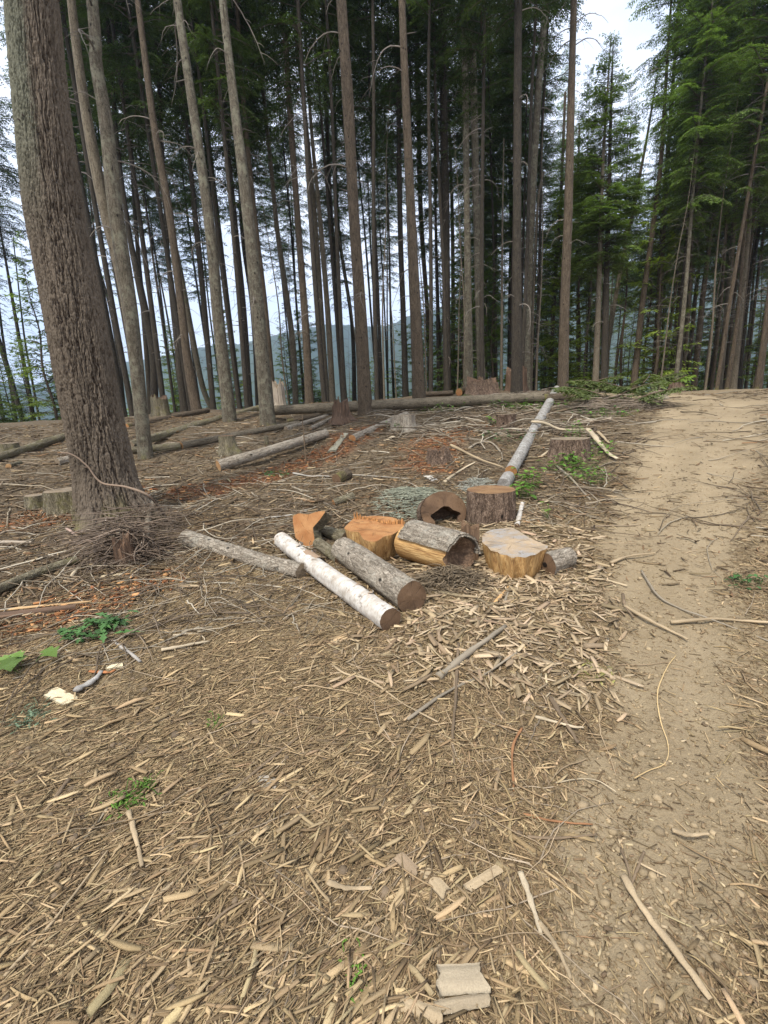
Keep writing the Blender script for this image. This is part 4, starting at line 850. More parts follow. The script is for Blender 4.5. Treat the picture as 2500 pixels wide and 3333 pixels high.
# dark reddish slab standing between the blocks
g = at(*C6(1045, 440)); W = [(-.10, 0), (.0, -.05), (.11, -.02), (.12, .10), (.02, .14), (-.08, .10)]
chunk('dark_chunk', 'dark reddish brown chunk squeezed between the half-barked block and the fluted one', dens(np.array(W) * .8, 60), .30, 'split_brown', 'brown_end', 'wood block', None, Matrix.Translation((g.x - .02, g.y + .1, g.z)), .9, seed=6, jag=.05)
# hollow round
gc = at(*C6(905, 258)); RO = .275; th = np.linspace(0, 2 * np.pi, 60, endpoint=False)
oo = [(RO * (1 + .03 * math.sin(3 * t_)) * math.cos(t_), RO * .93 * math.sin(t_)) for t_ in th]
hh = [(.02 + .17 * math.cos(t_) * (1 + .12 * math.sin(5 * t_)), -.06 + .125 * math.sin(t_) * (1 + .1 * math.cos(4 * t_))) for t_ in th]
lying('hollow_round', 'round of trunk lying on its side with a rotten black hollow, behind the half-barked block', oo, .26, 'bark_stump', 'brown_end', gc + Vector((.0, .12, .165)), (.12, -.93, .30), hole=hh, seed=7, inner='rot')
# standing round with stained top
g = at(1606, 1697); g = Vector((g.x, g.y + .12, g.z)); rs = 76 * depth(g + Vector((0, 0, .3))) / F
chunk('standing_round', 'thick dark-barked round standing upright with a ringed and stained sawn top', ring_outline(140, rs, .035, 6), .375, 'bark_stump', 'stump_top', 'stump', None, Matrix.Translation(g + Vector((0, 0, -.02))), 1.04, seed=2, groove=.035, rough=.01, rings=40)
# fluted block
pblock('fluted_block', 'wedge-shaped yellow block with a fluted rim and weathered grey top', [C6(*p) for p in ((1086, 292), (1100, 272), (1130, 257), (1180, 252), (1228, 246), (1262, 262), (1300, 288), (1350, 312), (1412, 338), (1402, 352), (1372, 362), (1350, 382), (1322, 384), (1296, 396), (1262, 388), (1232, 398), (1205, 380), (1178, 380), (1160, 366), (1128, 362), (1112, 340), (1086, 322))], C6(1190, 470), .25, 'split', 'grey_top', bot=.84, seed=9, groove=.06, rough=.012, n=110)
# small holed log
gA = at(*C6(1397, 490)); A = gA + Vector((0, 0, .10)); B = at(*C6(1512, 395), lift=.09)
lg = log('holed_log', 'short log with a round hole in its dark end, right of the fluted block', A, B, .105, .085, 'bark_log', 'brown_end', seg=36, seed=21, lump=.06)
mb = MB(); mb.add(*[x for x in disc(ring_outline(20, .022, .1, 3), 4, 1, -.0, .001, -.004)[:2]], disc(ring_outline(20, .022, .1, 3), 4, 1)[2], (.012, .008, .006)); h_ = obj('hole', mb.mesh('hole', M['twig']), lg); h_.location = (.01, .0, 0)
# bits beside the standing round
plog('short_log', 'short grey log end hidden behind the standing round', (1640, 1578), 42, (1656, 1552), 40, 'bark_spruce', 'bark_spruce', seed=31)
plog('birch_piece', 'thin white piece of birch lying right of the standing round', (1683, 1712), 18, (1700, 1640), 14, 'birch', 'brown_end', seed=32)

# --- logs lying across the slope
FL = 'felled logs lying across the slope'
for nm, lb, p0, w0, p1, w1, bm, em, kw in [
    ('felled_log', 'long brown log lying level across the foot of the trees', (871, 1337), 31, (1766, 1293), 34, 'bark_d', 'old_top', dict(sink=-.3, rings=120, lump=.03)),
    ('felled_log', 'short dark log continuing the long level one on its right', (1768, 1297), 29, (1850, 1293), 28, 'bark_b', 'old_top', dict(sink=-.3)),
    ('spruce_log', 'pale grey spruce log running up to the free-standing fir, orange sawn end', (1663, 1534), 39, (1812, 1268), 25, 'bark_spruce', 'orange', dict(seg=36, rings=110, lump=.02)),
    ('felled_log', 'rough-barked log with an orange sawn end beside the notched stump', (711, 1517), 37, (1064, 1410), 26, 'bark_log', 'orange_pale', dict(rings=100, lump=.05)),
    ('felled_log', 'rough-barked log ending orange at the pale bark slab, below the grey stump', (1146, 1428), 25, (1322, 1352), 25, 'bark_log', 'orange', dict(rings=60)),
    ('felled_log', 'smooth thin log passing behind the notched stump', (590, 1451), 24, (972, 1377), 17, 'bark_d', 'orange_pale', dict(rings=80)),
    ('felled_log', 'dark short log at the foot of the forked fir', (428, 1466), 24, (586, 1452), 22, 'bark_old', 'old_top', dict(rings=50)),
    ('felled_log', 'mossy crooked log stretching up to the long level log', (424, 1448), 27, (868, 1323), 20, 'bark_old', 'old_top', dict(rings=100, lump=.13, bend=.015)),
    ('felled_log', 'straight log with a small orange end, next to the forked fir', (412, 1388), 17, (676, 1336), 17, 'bark_b', 'orange', dict(rings=60)),
    ('felled_log', 'dark knotty log at the left edge of the clearing', (-30, 1496), 26, (222, 1417), 23, 'bark_old', 'old_top', dict(rings=80, lump=.1)),
    ('felled_log', 'stubby grey log touching the left side of the huge trunk', (186, 1503), 24, (250, 1490), 24, 'bark_log', 'old_top', {}),
    ('felled_log', 'small log piece at the left edge in front of the knotty one', (28, 1517), 16, (66, 1506), 14, 'bark_old', 'orange_pale', {}),
    ('felled_log', 'dark log with a small round orange end at the foot of the tall firs', (1353, 1285), 17, (1475, 1279), 16, 'bark_b', 'orange', {}),
    ('felled_log', 'log whose round orange end faces the viewer, left of the mossy torn stump', (1494, 1277), 24, (1540, 1262), 20, 'bark_b', 'orange', {}),
    ('felled_log', 'short pinkish log under the long level one', (1584, 1325), 15, (1655, 1317), 13, 'bark_b', 'old_top', {}),
    ('felled_log', 'thin grey log sunk behind the smooth thin one', (930, 1395), 15, (1130, 1335), 14, 'bark_log', 'old_top', dict(rings=60)),
    ('felled_log', 'brown log lying in the shade under the long level log', (935, 1372), 15, (1040, 1350), 14, 'bark_b', 'old_top', {}),
    ('felled_log', 'thin log half buried between the two rough-barked logs', (1010, 1395), 14, (1150, 1330), 12, 'bark_log', 'old_top', {}),
    ('short_log', 'short reddish log chunk lying alone in the brash', (1095, 1560), 36, (1132, 1541), 38, 'bark_b', 'brown_end', {}),
    ('rotten_log', 'rotten mossy log piece with an orange broken end', (1085, 1635), 20, (1150, 1615), 28, 'bark_old', 'orange', dict(lump=.2)),
    ('mossy_branch', 'thick mossy curved branch at the left edge below the huge trunk', (-20, 1925), 32, (250, 1822), 28, 'bark_old', 'old_top', dict(sink=-.6, bend=.08, rings=60, lump=.12)),
    ('rotten_log', 'pale stub of wood lying at the left edge', (-20, 1765), 14, (104, 1767), 12, 'dead', 'old_top', {}),
    ('rotten_log', 'crumbling reddish log at the left edge below the mossy branch', (-20, 2010), 26, (250, 1975), 20, 'rot', 'orange_pale', dict(lump=.2)),
    ('fallen_log', 'split grey log lying at the left of the track', (1845, 1382), 12, (1992, 1366), 16, 'dead', 'old_top', {}),
]: plog(nm, lb, p0, w0, p1, w1, bm, em, group=FL if nm == 'felled_log' else None, seed=hash(lb) % 50 if 0 else len(lb), **kw)

# --- stumps
def stump(label, px, base_y, w, hpx, side, top, name='stump', **k):
    g = at(px, base_y); s = depth(g) / F; g = Vector((g.x, g.y + w * .3 * s, 0)); g.z = hz(g.x, g.y); s = depth(g) / F
    return chunk(name, label, ring_outline(k.pop('n', 72), w * .5 * s, k.pop('lump', .07), len(label)), hpx * s + .02, side, top, 'stump', None, Matrix.Translation(g), k.pop('bot', 1.05), flare=k.pop('flare', .22), seed=len(label), groove=k.pop('groove', .06), **k)
stump('wide mossy-sided stump with a pale orange cut, left of the huge trunk', 205, 1668, 112, 62, 'bark_old', 'old_top', groove=.12, lump=.12)
stump('low pale cut stump at the far left of the mossy-sided one', 112, 1655, 62, 32, 'bark_old', 'old_top')
s_ = stump('small stump with a notch and a dark overhanging cap, roots spread wide', 740, 1478, 48, 50, 'bark_old', 'brown_end', flare=.6, lump=.12)
stump('grey stump with lichen at the end of a rough-barked log', 1316, 1402, 78, 46, 'bark_log', 'old_top')
stump('stump with a thin wide sawn disc on top, right of the reddish rotten earth', 1650, 1395, 64, 38, 'bark_stump', 'old_top', bot=.7, flare=.25)
stump('broad old stump under the pale bent branch, green leaves growing round it', 1868, 1502, 120, 62, 'bark_stump', 'old_top', lump=.12)
stump('tall grey split stub standing between two firs on the ridge', 911, 1335, 34, 62, 'dead', 'old_top', name='broken_stub', jag=.28, lump=.15, flare=.5)
stump('reddish broken stump behind the log at the forked fir', 519, 1352, 46, 44, 'bark_old', 'rot', name='broken_stump', jag=.15, lump=.12)
stump('mossy torn stump behind the long level log', 1578, 1290, 90, 34, 'bark_stump', 'rot', name='torn_stump', jag=.2, lump=.18)
stump('torn reddish stump right in front of the dark reddish fir', 1688, 1278, 66, 46, 'rot', 'rot', name='torn_stump', jag=.25, lump=.12)
stump('pale freshly cut stump at the left side of the track', 2148, 1300, 44, 24, 'dead', 'grey_top', flare=.3)
stump('reddish stump on the bank where the track meets the forest', 2208, 1275, 40, 20, 'bark_stump', 'rot', jag=.1)
stump('dark root snag under the long level log', 1108, 1375, 52, 46, 'rot', 'rot', name='root_snag', jag=.2, lump=.2, flare=.7)
stump('low mossy stump in the reddish earth, sticks leaning on it', 1430, 1510, 66, 22, 'bark_stump', 'rot', jag=.1, lump=.15)
stump('thin cut post-like sapling stump between two logs', 868, 1448, 13, 24, 'bark_old', 'old_top', name='sapling_stump', flare=.1, n=24)
stump('pale cut stump at the left edge above the knotty log', 18, 1478, 56, 30, 'bark_old', 'old_top')

# ------------------------------------------------------------------ sticks, slabs, splinters traced one by one
TAN, PALE, GREY, BRN, ORG, DARK, CREAM = (.36, .275, .17), (.44, .36, .245), (.25, .21, .155), (.18, .13, .082), (.30, .15, .07), (.12, .085, .055), (.58, .49, .32)
def stick(name, label, pts, w, col, cat='stick', group=None, flat=.8, lift=0.012, seg=7, wob=.15, taper=.55, n=None, twig=0, raised=None, mat='chip', yw=None):
    P = [at(*p) for p in pts] if yw is None else [at(*pts[0])] + [plane(p[0], p[1], yw) for p in pts[1:]]; s = [depth(p) / F * w * .5 for p in P]; r = float(np.mean(s))
    for i, p in enumerate(P): p.z += r * .7 + lift + (raised[i] if raised else 0)
    n = n or max(8, 6 * len(P)); Q = curve(P, n); sd = len(label) + len(TREEPOS); Q[:, :2] += wob * r * 1.2 * np.stack([vn(np.arange(n) * .7, sd, 0, 1), vn(np.arange(n) * .7, sd, 0, 2)], -1)
    if not raised: Q[:, 2] = np.maximum(Q[:, 2], Hs(Q[:, 0], Q[:, 1]) + r * .45 + lift)
    u = np.linspace(0, 1, n); rad = r * (1 - (1 - taper) * u) * (1 + .25 * vn(u * 9, sd, 0, 3)); f = Q[0].copy(); mb = MB(); Q = Q - f
    tone = (1 + .25 * vn(u * 5, sd, 0, 4))[:, None] * np.array(col); cc = np.vstack([np.repeat(tone, seg, 0), tone[0:1], tone[-1:]]); mb.tube(Q, rad, seg, cc, True, flat)
    rg = np.random.default_rng(sd)
    for _ in range(twig):
        i = rg.integers(1, n - 1); l = rg.uniform(.15, .5) * np.linalg.norm(Q[-1]) * .5; a = rg.uniform(0, 6.28); k = np.linspace(0, 1, 5)[:, None]
        mb.tube(Q[i] + k * np.array([math.cos(a), math.sin(a), rg.uniform(-.05, .3)]) * l + k ** 2 * np.array([0, 0, -.15 * l]), np.linspace(r * .5, r * .15, 5), 4, np.array(col) * .9)
    o = obj(name, mb.mesh(name, M[mat], False), None, Vector(f)); return tag(o, label, cat, group)
def slab(name, label, p0, p1, w, col, th=.018, cat='wood piece', group=None, lift=.011, n=14, jag=.05, tilt=0.0):
    A, B = at(*p0), at(*p1); W = w * depth(A) / F; L = (B - A).length; m = align(A + Vector((0, 0, lift + th * .6)), B + Vector((0, 0, lift + th * .6))); x = (m.to_3x3().inverted() @ Vector((0, 0, 1))); roll = math.atan2(x.y, x.x)
    root = m @ Matrix.Rotation(roll - math.pi / 2 + tilt, 4, 'Z'); rg = np.random.default_rng(len(label)); mb = MB(); k = 9; xs = np.linspace(-.5, .5, k) * W; zs = np.linspace(0, L, n)
    X, Z = np.meshgrid(xs, zs); e0 = np.cumsum(rg.normal(0, jag * 1.6, k)) * W; e1 = np.cumsum(rg.normal(0, jag * 1.6, k)) * W; Z = Z + np.outer(1 - zs / L, e0) + np.outer(zs / L, e1); X = X * (1 + .1 * vn(Z * 8 / max(L, .1), 0, 0, 3)); Yt = th * .5 * (1 - .6 * (2 * X / W) ** 2) + .15 * th * fbm(X * 120, Z * 7, 0, 3, 5); Yb = -th * .5 + 0 * X
    V = np.concatenate([np.stack([X, Yt, Z], -1).reshape(-1, 3), np.stack([X, Yb, Z], -1).reshape(-1, 3)]); f = grid_faces(n, k); off = n * k; E = []
    for i in range(n - 1): E += [[i * k, i * k + off, (i + 1) * k + off, (i + 1) * k], [i * k + k - 1, (i + 1) * k + k - 1, (i + 1) * k + k - 1 + off, i * k + k - 1 + off]]
    for j in range(k - 1): E += [[j, j + 1, j + 1 + off, j + off], [(n - 1) * k + j, (n - 1) * k + j + off, (n - 1) * k + j + 1 + off, (n - 1) * k + j + 1]]
    tone = (1 + .35 * fbm(V[:, 0] * 90, V[:, 2] * 6, 0, 3, 7))[:, None] * np.array(col); mb.add(V, np.vstack([f, f[:, ::-1] + off, np.array(E)]), None, tone)
    o = obj(name, mb.mesh(name, M['chip']), None, None, root); return tag(o, label, cat, group)
Dl = lambda *a: [D(p) for p in a]
for nm, lb, pts, w, c, kw in [
    ('stick', 'long thin wavy tan stick curving toward the middle of the chips', Dl((715, 1440), (745, 1462), (800, 1478), (870, 1525), (945, 1568)), 8, TAN, {}),
    ('branch', 'thick grey-brown branch lying right below the grey-barked log', Dl((948, 1472), (1010, 1420), (1092, 1360)), 22, GREY, dict(flat=1)),
    ('stick', 'forked upright-lying grey stick crossing the thick branch, peeled orange at its lower end', Dl((990, 1395), (985, 1500), (978, 1590), (981, 1660)), 12, BRN, {}),
    ('branch', 'thin straight branch crossing the forked stick to the upper right', Dl((880, 1562), (970, 1500), (1055, 1458), (1127, 1410)), 11, GREY, {}),
    ('peeled_stick', 'peeled orange stick with dark bark scraps among the chips', Dl((1128, 1582), (1107, 1625), (1110, 1722)), 11, ORG, {}),
    ('branch', 'long thin grey branch running across the track', Dl((1385, 1238), (1420, 1290), (1465, 1318), (1540, 1345), (1659, 1392)), 9, GREY, {}),
    ('branch', 'tan branch reaching in from the right edge over the thin grey one', Dl((1448, 1351), (1540, 1343), (1600, 1348), (1680, 1352)), 14, TAN, {}),
    ('branch', 'short thick stick pointing down into the track', Dl((1348, 1315), (1400, 1345), (1485, 1388)), 15, TAN, {}),
    ('stick', 'dark stick crossing the top of the short thick one', Dl((1345, 1290), (1350, 1315), (1368, 1340)), 11, BRN, {}),
    ('stick', 'straight tan stick lying at the left border of the track, level with the cut blocks', Dl((1318, 1221), (1360, 1206), (1415, 1200)), 11, TAN, {}),
    ('stick', 'very long thin stick below the fluted block', Dl((1120, 1268), (1200, 1258), (1300, 1250)), 9, TAN, {}),
    ('stick', 'orange splinter leaning between the blocks and the thick branch', Dl((1055, 1325), (1080, 1295), (1105, 1265)), 12, (.50, .30, .13), {}),
    ('stick', 'grey twig standing off the orange splinter', Dl((1088, 1330), (1095, 1290), (1120, 1245)), 9, GREY, {}),
    ('split_stick', 'very long split sapwood stick slanting over the bottom of the track', Dl((1345, 1905), (1385, 1970), (1450, 2060), (1535, 2175)), 26, TAN, dict(flat=.45, taper=.9)),
    ('stick', 'pale flattened stick beside the bottom of the track', Dl((1123, 1895), (1145, 1960), (1168, 2035)), 24, PALE, dict(flat=.5)),
    ('stick', 'brown bent stick continuing below the pale flattened one', Dl((1163, 2005), (1205, 2070), (1232, 2130)), 20, TAN, dict(flat=.7)),
    ('stick', 'stubby root-like stick lying on the track', Dl((1450, 1806), (1485, 1812), (1530, 1816)), 20, TAN, dict(flat=.6)),
    ('twig', 'forked dark twig, left prong, at the edge of the track', Dl((1340, 1840), (1355, 1880), (1362, 1918)), 9, BRN, {}),
    ('twig', 'forked dark twig, right prong, at the edge of the track', Dl((1390, 1852), (1378, 1885), (1362, 1922)), 11, BRN, {}),
    ('stick', 'slim stick lying alone on the bare track', Dl((1375, 1870), (1410, 1890), (1438, 1905)), 9, TAN, {}),
    ('root', 'thin wiry root snaking down the bare track', Dl((1460, 1420), (1440, 1450), (1420, 1500), (1425, 1560), (1442, 1620), (1435, 1660), (1400, 1675), (1370, 1690)), 5, (.5, .36, .18), {}),
    ('root', 'thin pale rootlet arching over the chips at the edge of the track', Dl((1200, 1700), (1250, 1690), (1290, 1695), (1330, 1720)), 5, PALE, {}),
    ('stick', 'tan broken stick slanting down right, middle of the chips', Dl((645, 1702), (700, 1752), (770, 1836)), 15, TAN, {}),
    ('branch', 'long dark half-buried stick slanting up to the right, above the middle', Dl((470, 1745), (560, 1670), (655, 1595)), 12, BRN, {}),
    ('branch', 'longest straight tan stick at the lower left', Dl((14, 2122), (110, 2010), (235, 1851)), 12, TAN, {}),
    ('stick', 'stout tan stick standing out at the left, pointing down right', Dl((280, 1761), (295, 1820), (310, 1886)), 18, TAN, dict(flat=.6)),
    ('stick', 'pale splintered stick left of the stout tan one', Dl((165, 1848), (200, 1800), (237, 1750)), 18, PALE, dict(flat=.5)),
    ('stick', 'brown thick chunk of branch at the left', Dl((102, 1768), (125, 1728), (150, 1692)), 20, BRN, {}),
    ('stick', 'long level curved stick at the lower left', Dl((350, 1895), (440, 1884), (530, 1852)), 15, TAN, {}),
    ('stick', 'flat split stick slanting toward the long level curved one', Dl((305, 1985), (360, 1930), (395, 1900)), 20, TAN, dict(flat=.5)),
    ('stick', 'pointed flat splinter lying level under the middle of the picture', Dl((708, 1920), (750, 1930), (805, 1930)), 20, TAN, dict(flat=.3)),
    ('stick', 'brown stick lying below the flat peeled piece', Dl((450, 2010), (500, 1975), (552, 1945)), 12, BRN, {}),
    ('stick', 'weathered brown stick slanting down through the right of the chips', Dl((1190, 1515), (1215, 1560), (1248, 1614)), 20, BRN, dict(flat=.6)),
    ('stick', 'pale split stick pointing left at the mid right of the chips', Dl((1155, 1555), (1230, 1575), (1260, 1580)), 13, PALE, {}),
    ('stick', 'thin long stick level above the bare bottom of the track', Dl((1130, 1770), (1200, 1785), (1280, 1790)), 10, ORG, {}),
    ('stick', 'wavy brown stick lying level over the chips', Dl((1140, 1815), (1210, 1822), (1290, 1815)), 11, BRN, {}),
    ('stick', 'bleached thin branch near the lone log chunk, longer one', (C4(735, 715), C4(860, 738), C4(1010, 745)), 8, (.38, .35, .3), {}),
    ('stick', 'bleached thin branch near the lone log chunk, shorter one', (C4(590, 1015), C4(720, 1000), C4(830, 970)), 8, (.38, .35, .3), {}),
    ('stick', 'bleached twig running right from the lone log chunk', (C4(1100, 722), C4(1300, 735), C4(1560, 755)), 5, (.33, .3, .25), {}),
    ('branch', 'pale bent branch draped over the grey spruce log', (C5(885, 455), C5(960, 470), C5(1060, 500), C5(1160, 500), C5(1225, 505)), 15, PALE, dict(raised=[.12, .14, .1, .1, .12], flat=.6)),
    ('bark_strip', 'wide pale bark strip hanging down from the pale bent branch', (C5(1220, 505), C5(1280, 560), C5(1340, 620), C5(1400, 650)), 22, PALE, dict(raised=[.12, .06, .02, 0], flat=.3)),
    ('stick', 'pale plank-like splinter beside the wide bark strip', (C5(1280, 480), C5(1350, 550)), 13, TAN, dict(flat=.4)),
    ('branch', 'dark tree top piece lying at the left side of the track', (C5(1240, 430), C5(1300, 420), C5(1370, 410)), 16, BRN, {}),
    ('branch', 'long grey branch lying in the brash right of the standing round', (C5(1030, 680), C5(1130, 770), C5(1235, 890)), 9, GREY, {}),
    ('stick', 'pair of pale broken sticks at the low mossy stump, upper', (C5(400, 560), C5(560, 640), C5(720, 700)), 12, TAN, {}),
    ('stick', 'pale broken stick crossing under the low mossy stump', (C5(365, 785), C5(450, 720), C5(545, 665)), 11, PALE, {}),
    ('branch', 'long branch sloping up to the spruce log from the right', (C5(950, 385), C5(1150, 335), C5(1345, 292)), 11, BRN, {}),
    ('branch', 'grey twisted dead branch half hidden behind the lichen heap', (C5(510, 580), C5(560, 550), C5(640, 545), C5(700, 600)), 10, GREY, {}),
    ('stick', 'light sliver leaning out of the green leaves', (C5(945, 630), C5(1005, 580)), 10, PALE, {}),
    ('standing_twig', 'thin bare sapling standing upright between the logs', (C4(822, 655), C4(824, 655)), 6, BRN, dict(raised=[0, .9], n=12, twig=5)),
    ('arched_branch', 'reddish bare branch arching in front of the huge trunk', (C3(985, 890), C3(900, 780), C3(760, 722), C3(610, 695), C3(520, 590), C3(430, 525), C3(370, 520)), 9, (.22, .16, .115), dict(raised=[0] * 7, flat=1, twig=2, yw=at(*C3(900, 960)).y, n=40)),
    ('stick', 'pale stick curving down from the root tangle at the left', (C3(430, 1262), C3(540, 1140), C3(690, 1060)), 11, PALE, {}),
    ('stick', 'crooked pinkish twig left of the root tangle', (C3(400, 968), C3(515, 1040), C3(685, 1055)), 9, (.34, .24, .19), {}),
    ('stick', 'thick pale stub of branch leaning behind the root tangle', (C3(870, 1060), C3(900, 950), C3(925, 860)), 22, GREY, dict(raised=[.02, .08, .14])),
    ('stick', 'short grey weathered stick sunk in the litter at the left', (C7(490, 260), C7(610, 355)), 16, (.36, .33, .29), {}),
    ('stick', 'rust-brown curl of rotten wood at the left', (C7(390, 395), C7(470, 400), C7(500, 385)), 16, (.36, .15, .06), dict(flat=.4)),
    ('branch', 'grey mouldered branch end left of the pale yellow chip', (C7(330, 480), C7(400, 440), C7(440, 400)), 26, (.34, .32, .29), dict(flat=.6)),
    ('stick', 'long orange-brown split piece at the upper left of the litter', (C7(-20, 130), C7(170, 110), C7(400, 88)), 16, (.46, .30, .15), dict(flat=.5)),
    ('stick', 'long straight pole lying below the root tangle', (C7(760, 15), C7(900, 25), C7(1055, 52)), 11, TAN, {}),
    ('stick', 'pale split piece slanting up beside the green thistle', (C7(700, 300), C7(850, 270), C7(905, 262)), 13, PALE, {}),
    ('twig', 'curved pale hook-like twig near the thistle', (C7(750, 232), C7(840, 228), C7(882, 245), C7(885, 258)), 8, PALE, {}),
    ('twig', 'long grey thread-like root above the yellow chip', (C7(60, 425), C7(300, 370), C7(560, 350)), 5, GREY, {}),
]: stick(nm, lb, pts, w, c, 'stick' if nm in ('stick', 'split_stick', 'peeled_stick') else 'bark strip' if nm == 'bark_strip' else 'root' if nm == 'root' else 'twig' if 'twig' in nm else 'branch', **kw)
for lb, p0, p1, w, c, th in [
    ('thick square slab of weathered wood at the bottom of the picture', D((948, 2138)), D((1054, 2132)), 78, (.33, .27, .185), .032),
    ('narrow slab of weathered wood just below the square one', D((942, 2200)), D((1050, 2178)), 38, (.30, .24, .16), .03),
    ('tan slab with a broken end at the bottom edge', D((866, 2186)), D((960, 2225)), 44, TAN, .03),
    ('flat tan slab with chipped corners left of the split square ones', D((918, 1893)), D((968, 1948)), 40, TAN, .018),
    ('broad peeled slab pointing up right, above the square slab', D((1012, 1930)), D((1082, 1885)), 30, TAN, .016),
    ('flat greyish slab leaning left of the flat tan one', D((860, 1858)), D((905, 1905)), 38, (.26, .19, .12), .016),
    ('pale yellow barkless chip lying among the dark litter at the left', C7(225, 480), C7(305, 520), 44, CREAM, .012),
    ('small pale yellow chip above the larger one', C7(465, 372), C7(530, 360), 24, CREAM, .01),
    ('triangular pale bark flake at the bottom, left of the square slab', C8(130, 1600), C8(225, 1590), 40, (.42, .34, .25), .006),
    ('grey white-flecked bark flake in the middle of the chips', C7(1100, 850), C7(1200, 890), 44, (.36, .32, .26), .008),
    ('pale bark slab leaning by the orange end of a rough-barked log', C4(1000, 560), C4(1085, 445), 24, (.28, .26, .19), .03),
    ('leaf-shaped pale flake standing in the litter under the grey stump', C4(1360, 490), C4(1410, 465), 16, PALE, .02),
    ('white weathered plank beside the pale stump at the track', (2128, 1300), (2165, 1296), 8, (.38, .36, .32), .03),
    ('white weathered shard beside the lichen heap', C5(255, 745), C5(310, 775), 26, (.42, .39, .34), .03),
    ('wide tan flake lying under the root tangle at the left', C3(600, 1260), C3(740, 1240), 26, (.40, .32, .2), .012),
]: slab('wood_offcut', lb, p0, p1, w, c, th)

# ------------------------------------------------------------------ chips and shredded wood (stuff), numpy built
def chips(name, n, area, size, pal, seed, label, dirf=None, keep=None, thick=.22, sect=3, lift=0.0, curl=.12, wr=(.08, .26)):
    rg = np.random.default_rng(seed); dmin, dmax, pxr = area
    # positions: uniform in azimuth, distance density ~ d^p
    m = int(n * 3); u = rg.random(m); d = dmin * (dmax / dmin) ** u; a = rg.uniform(*pxr, m); X = d * np.sin(a); Y = d * np.cos(a)
    k = keep(X, Y, rg); X, Y = X[k][:n], Y[k][:n]; n = len(X); d = np.hypot(X, Y)
    L = size[0] * (size[1] / size[0]) ** rg.beta(1.2, 2.6, n) * (1 + .05 * d); W = L * rg.uniform(*wr, n) * (1 + .0 * d); W = np.clip(W, .0022 * (1 + .35 * d), .045); T = W * thick * rg.uniform(.6, 1.6, n)
    yaw = rg.uniform(0, 2 * np.pi, n)
    if dirf is not None:
        pref, wgt = dirf(X, Y); sw = rg.random(n) < wgt; yaw = np.where(sw, pref + rg.normal(0, .45, n), yaw)
    pit = rg.normal(0, .10, n); rol = rg.normal(0, .35, n)
    t = np.linspace(-.5, .5, sect); cw = np.array([[-1, -1], [1, -1], [1, 1], [-1, 1]]) * .5
    prof = 1 - (np.abs(2 * t)[None] ** 2.2) * (rg.uniform(0, 1, n) ** 1.6)[:, None] * .85
    bendv = rg.normal(0, curl, n)[:, None] * (t[None] ** 2 - .1) * L[:, None]
    lx = t[None, :, None] * L[:, None, None] + rg.normal(0, .03, (n, sect, 4)) * L[:, None, None]
    ly = cw[None, None, :, 0] * (W[:, None] * prof)[:, :, None] + bendv[:, :, None] + rg.normal(0, .06, (n, sect, 1)) * W[:, None, None]
    lz = cw[None, None, :, 1] * (T[:, None] * (.4 + .6 * prof))[:, :, None] + 0 * lx
    cr_, sr_ = np.cos(rol)[:, None, None], np.sin(rol)[:, None, None]; ly, lz = ly * cr_ - lz * sr_, ly * sr_ + lz * cr_
    cp, sp_ = np.cos(pit)[:, None, None], np.sin(pit)[:, None, None]; lx, lz = lx * cp - lz * sp_, lx * sp_ + lz * cp
    cy, sy = np.cos(yaw)[:, None, None], np.sin(yaw)[:, None, None]; wx_ = lx * cy - ly * sy + X[:, None, None]; wy_ = lx * sy + ly * cy + Y[:, None, None]
    gz = Hg(X, Y)[:, None, None]; wz = gz + lz + (T * .4 + lift * rg.random(n) + .25 * np.abs(pit) * L)[:, None, None]
    V = np.stack([wx_, wy_, wz], -1).reshape(n, sect * 4, 3)
    q = []
    for i in range(sect - 1):
        for j in range(4): q.append([i * 4 + j, i * 4 + (j + 1) % 4, (i + 1) * 4 + (j + 1) % 4, (i + 1) * 4 + j])
    q += [[3, 2, 1, 0], [(sect - 1) * 4 + j for j in range(4)]]; Q = (np.array(q)[None] + (np.arange(n) * sect * 4)[:, None, None]).reshape(-1, 4)
    pal = np.array(pal); c = pal[rg.integers(0, len(pal), n)] * rg.uniform(.65, 1.3, (n, 1)) * (1 + rg.normal(0, .018, (n, 3)))
    o = obj(name, mesh(name, V.reshape(-1, 3), [Q], M['chip'], np.repeat(c, sect * 4, 0))); return tag(o, label, kind='stuff')
from numpy import searchsorted
def Hg(X, Y):
    """height of the ground sheet as built (bilinear)"""
    i = np.clip(np.searchsorted(gx, X) - 1, 0, len(gx) - 2); j = np.clip(np.searchsorted(gy, Y) - 1, 0, len(gy) - 2)
    u = (X - gx[i]) / (gx[i + 1] - gx[i]); v_ = (Y - gy[j]) / (gy[j + 1] - gy[j])
    return (GZ[j, i] * (1 - u) + GZ[j, i + 1] * u) * (1 - v_) + (GZ[j + 1, i] * (1 - u) + GZ[j + 1, i + 1] * u) * v_
def zone_at(X, Y):
    i = np.clip(np.searchsorted(gx, X) - 1, 0, len(gx) - 2); j = np.clip(np.searchsorted(gy, Y) - 1, 0, len(gy) - 2); return colr[j, i]
LA = (R(-52), R(52))
def k_chip(p_path, litter=.25, patch=.8):
    def f(X, Y, rg):
        z = zone_at(X, Y); cl = .5 + .5 * fbm(X * 1.3, Y * 1.3, 0, 3, 91); pr = (1 - pathw(X, Y)) ** 1.6 * (1 - .3 * z[:, 0]) * (1 - (1 - litter) * z[:, 2]) * (1 - patch + patch * 1.5 * cl ** 1.5 * 1.6) + p_path * z[:, 0]
        return rg.random(len(X)) < pr
    return f
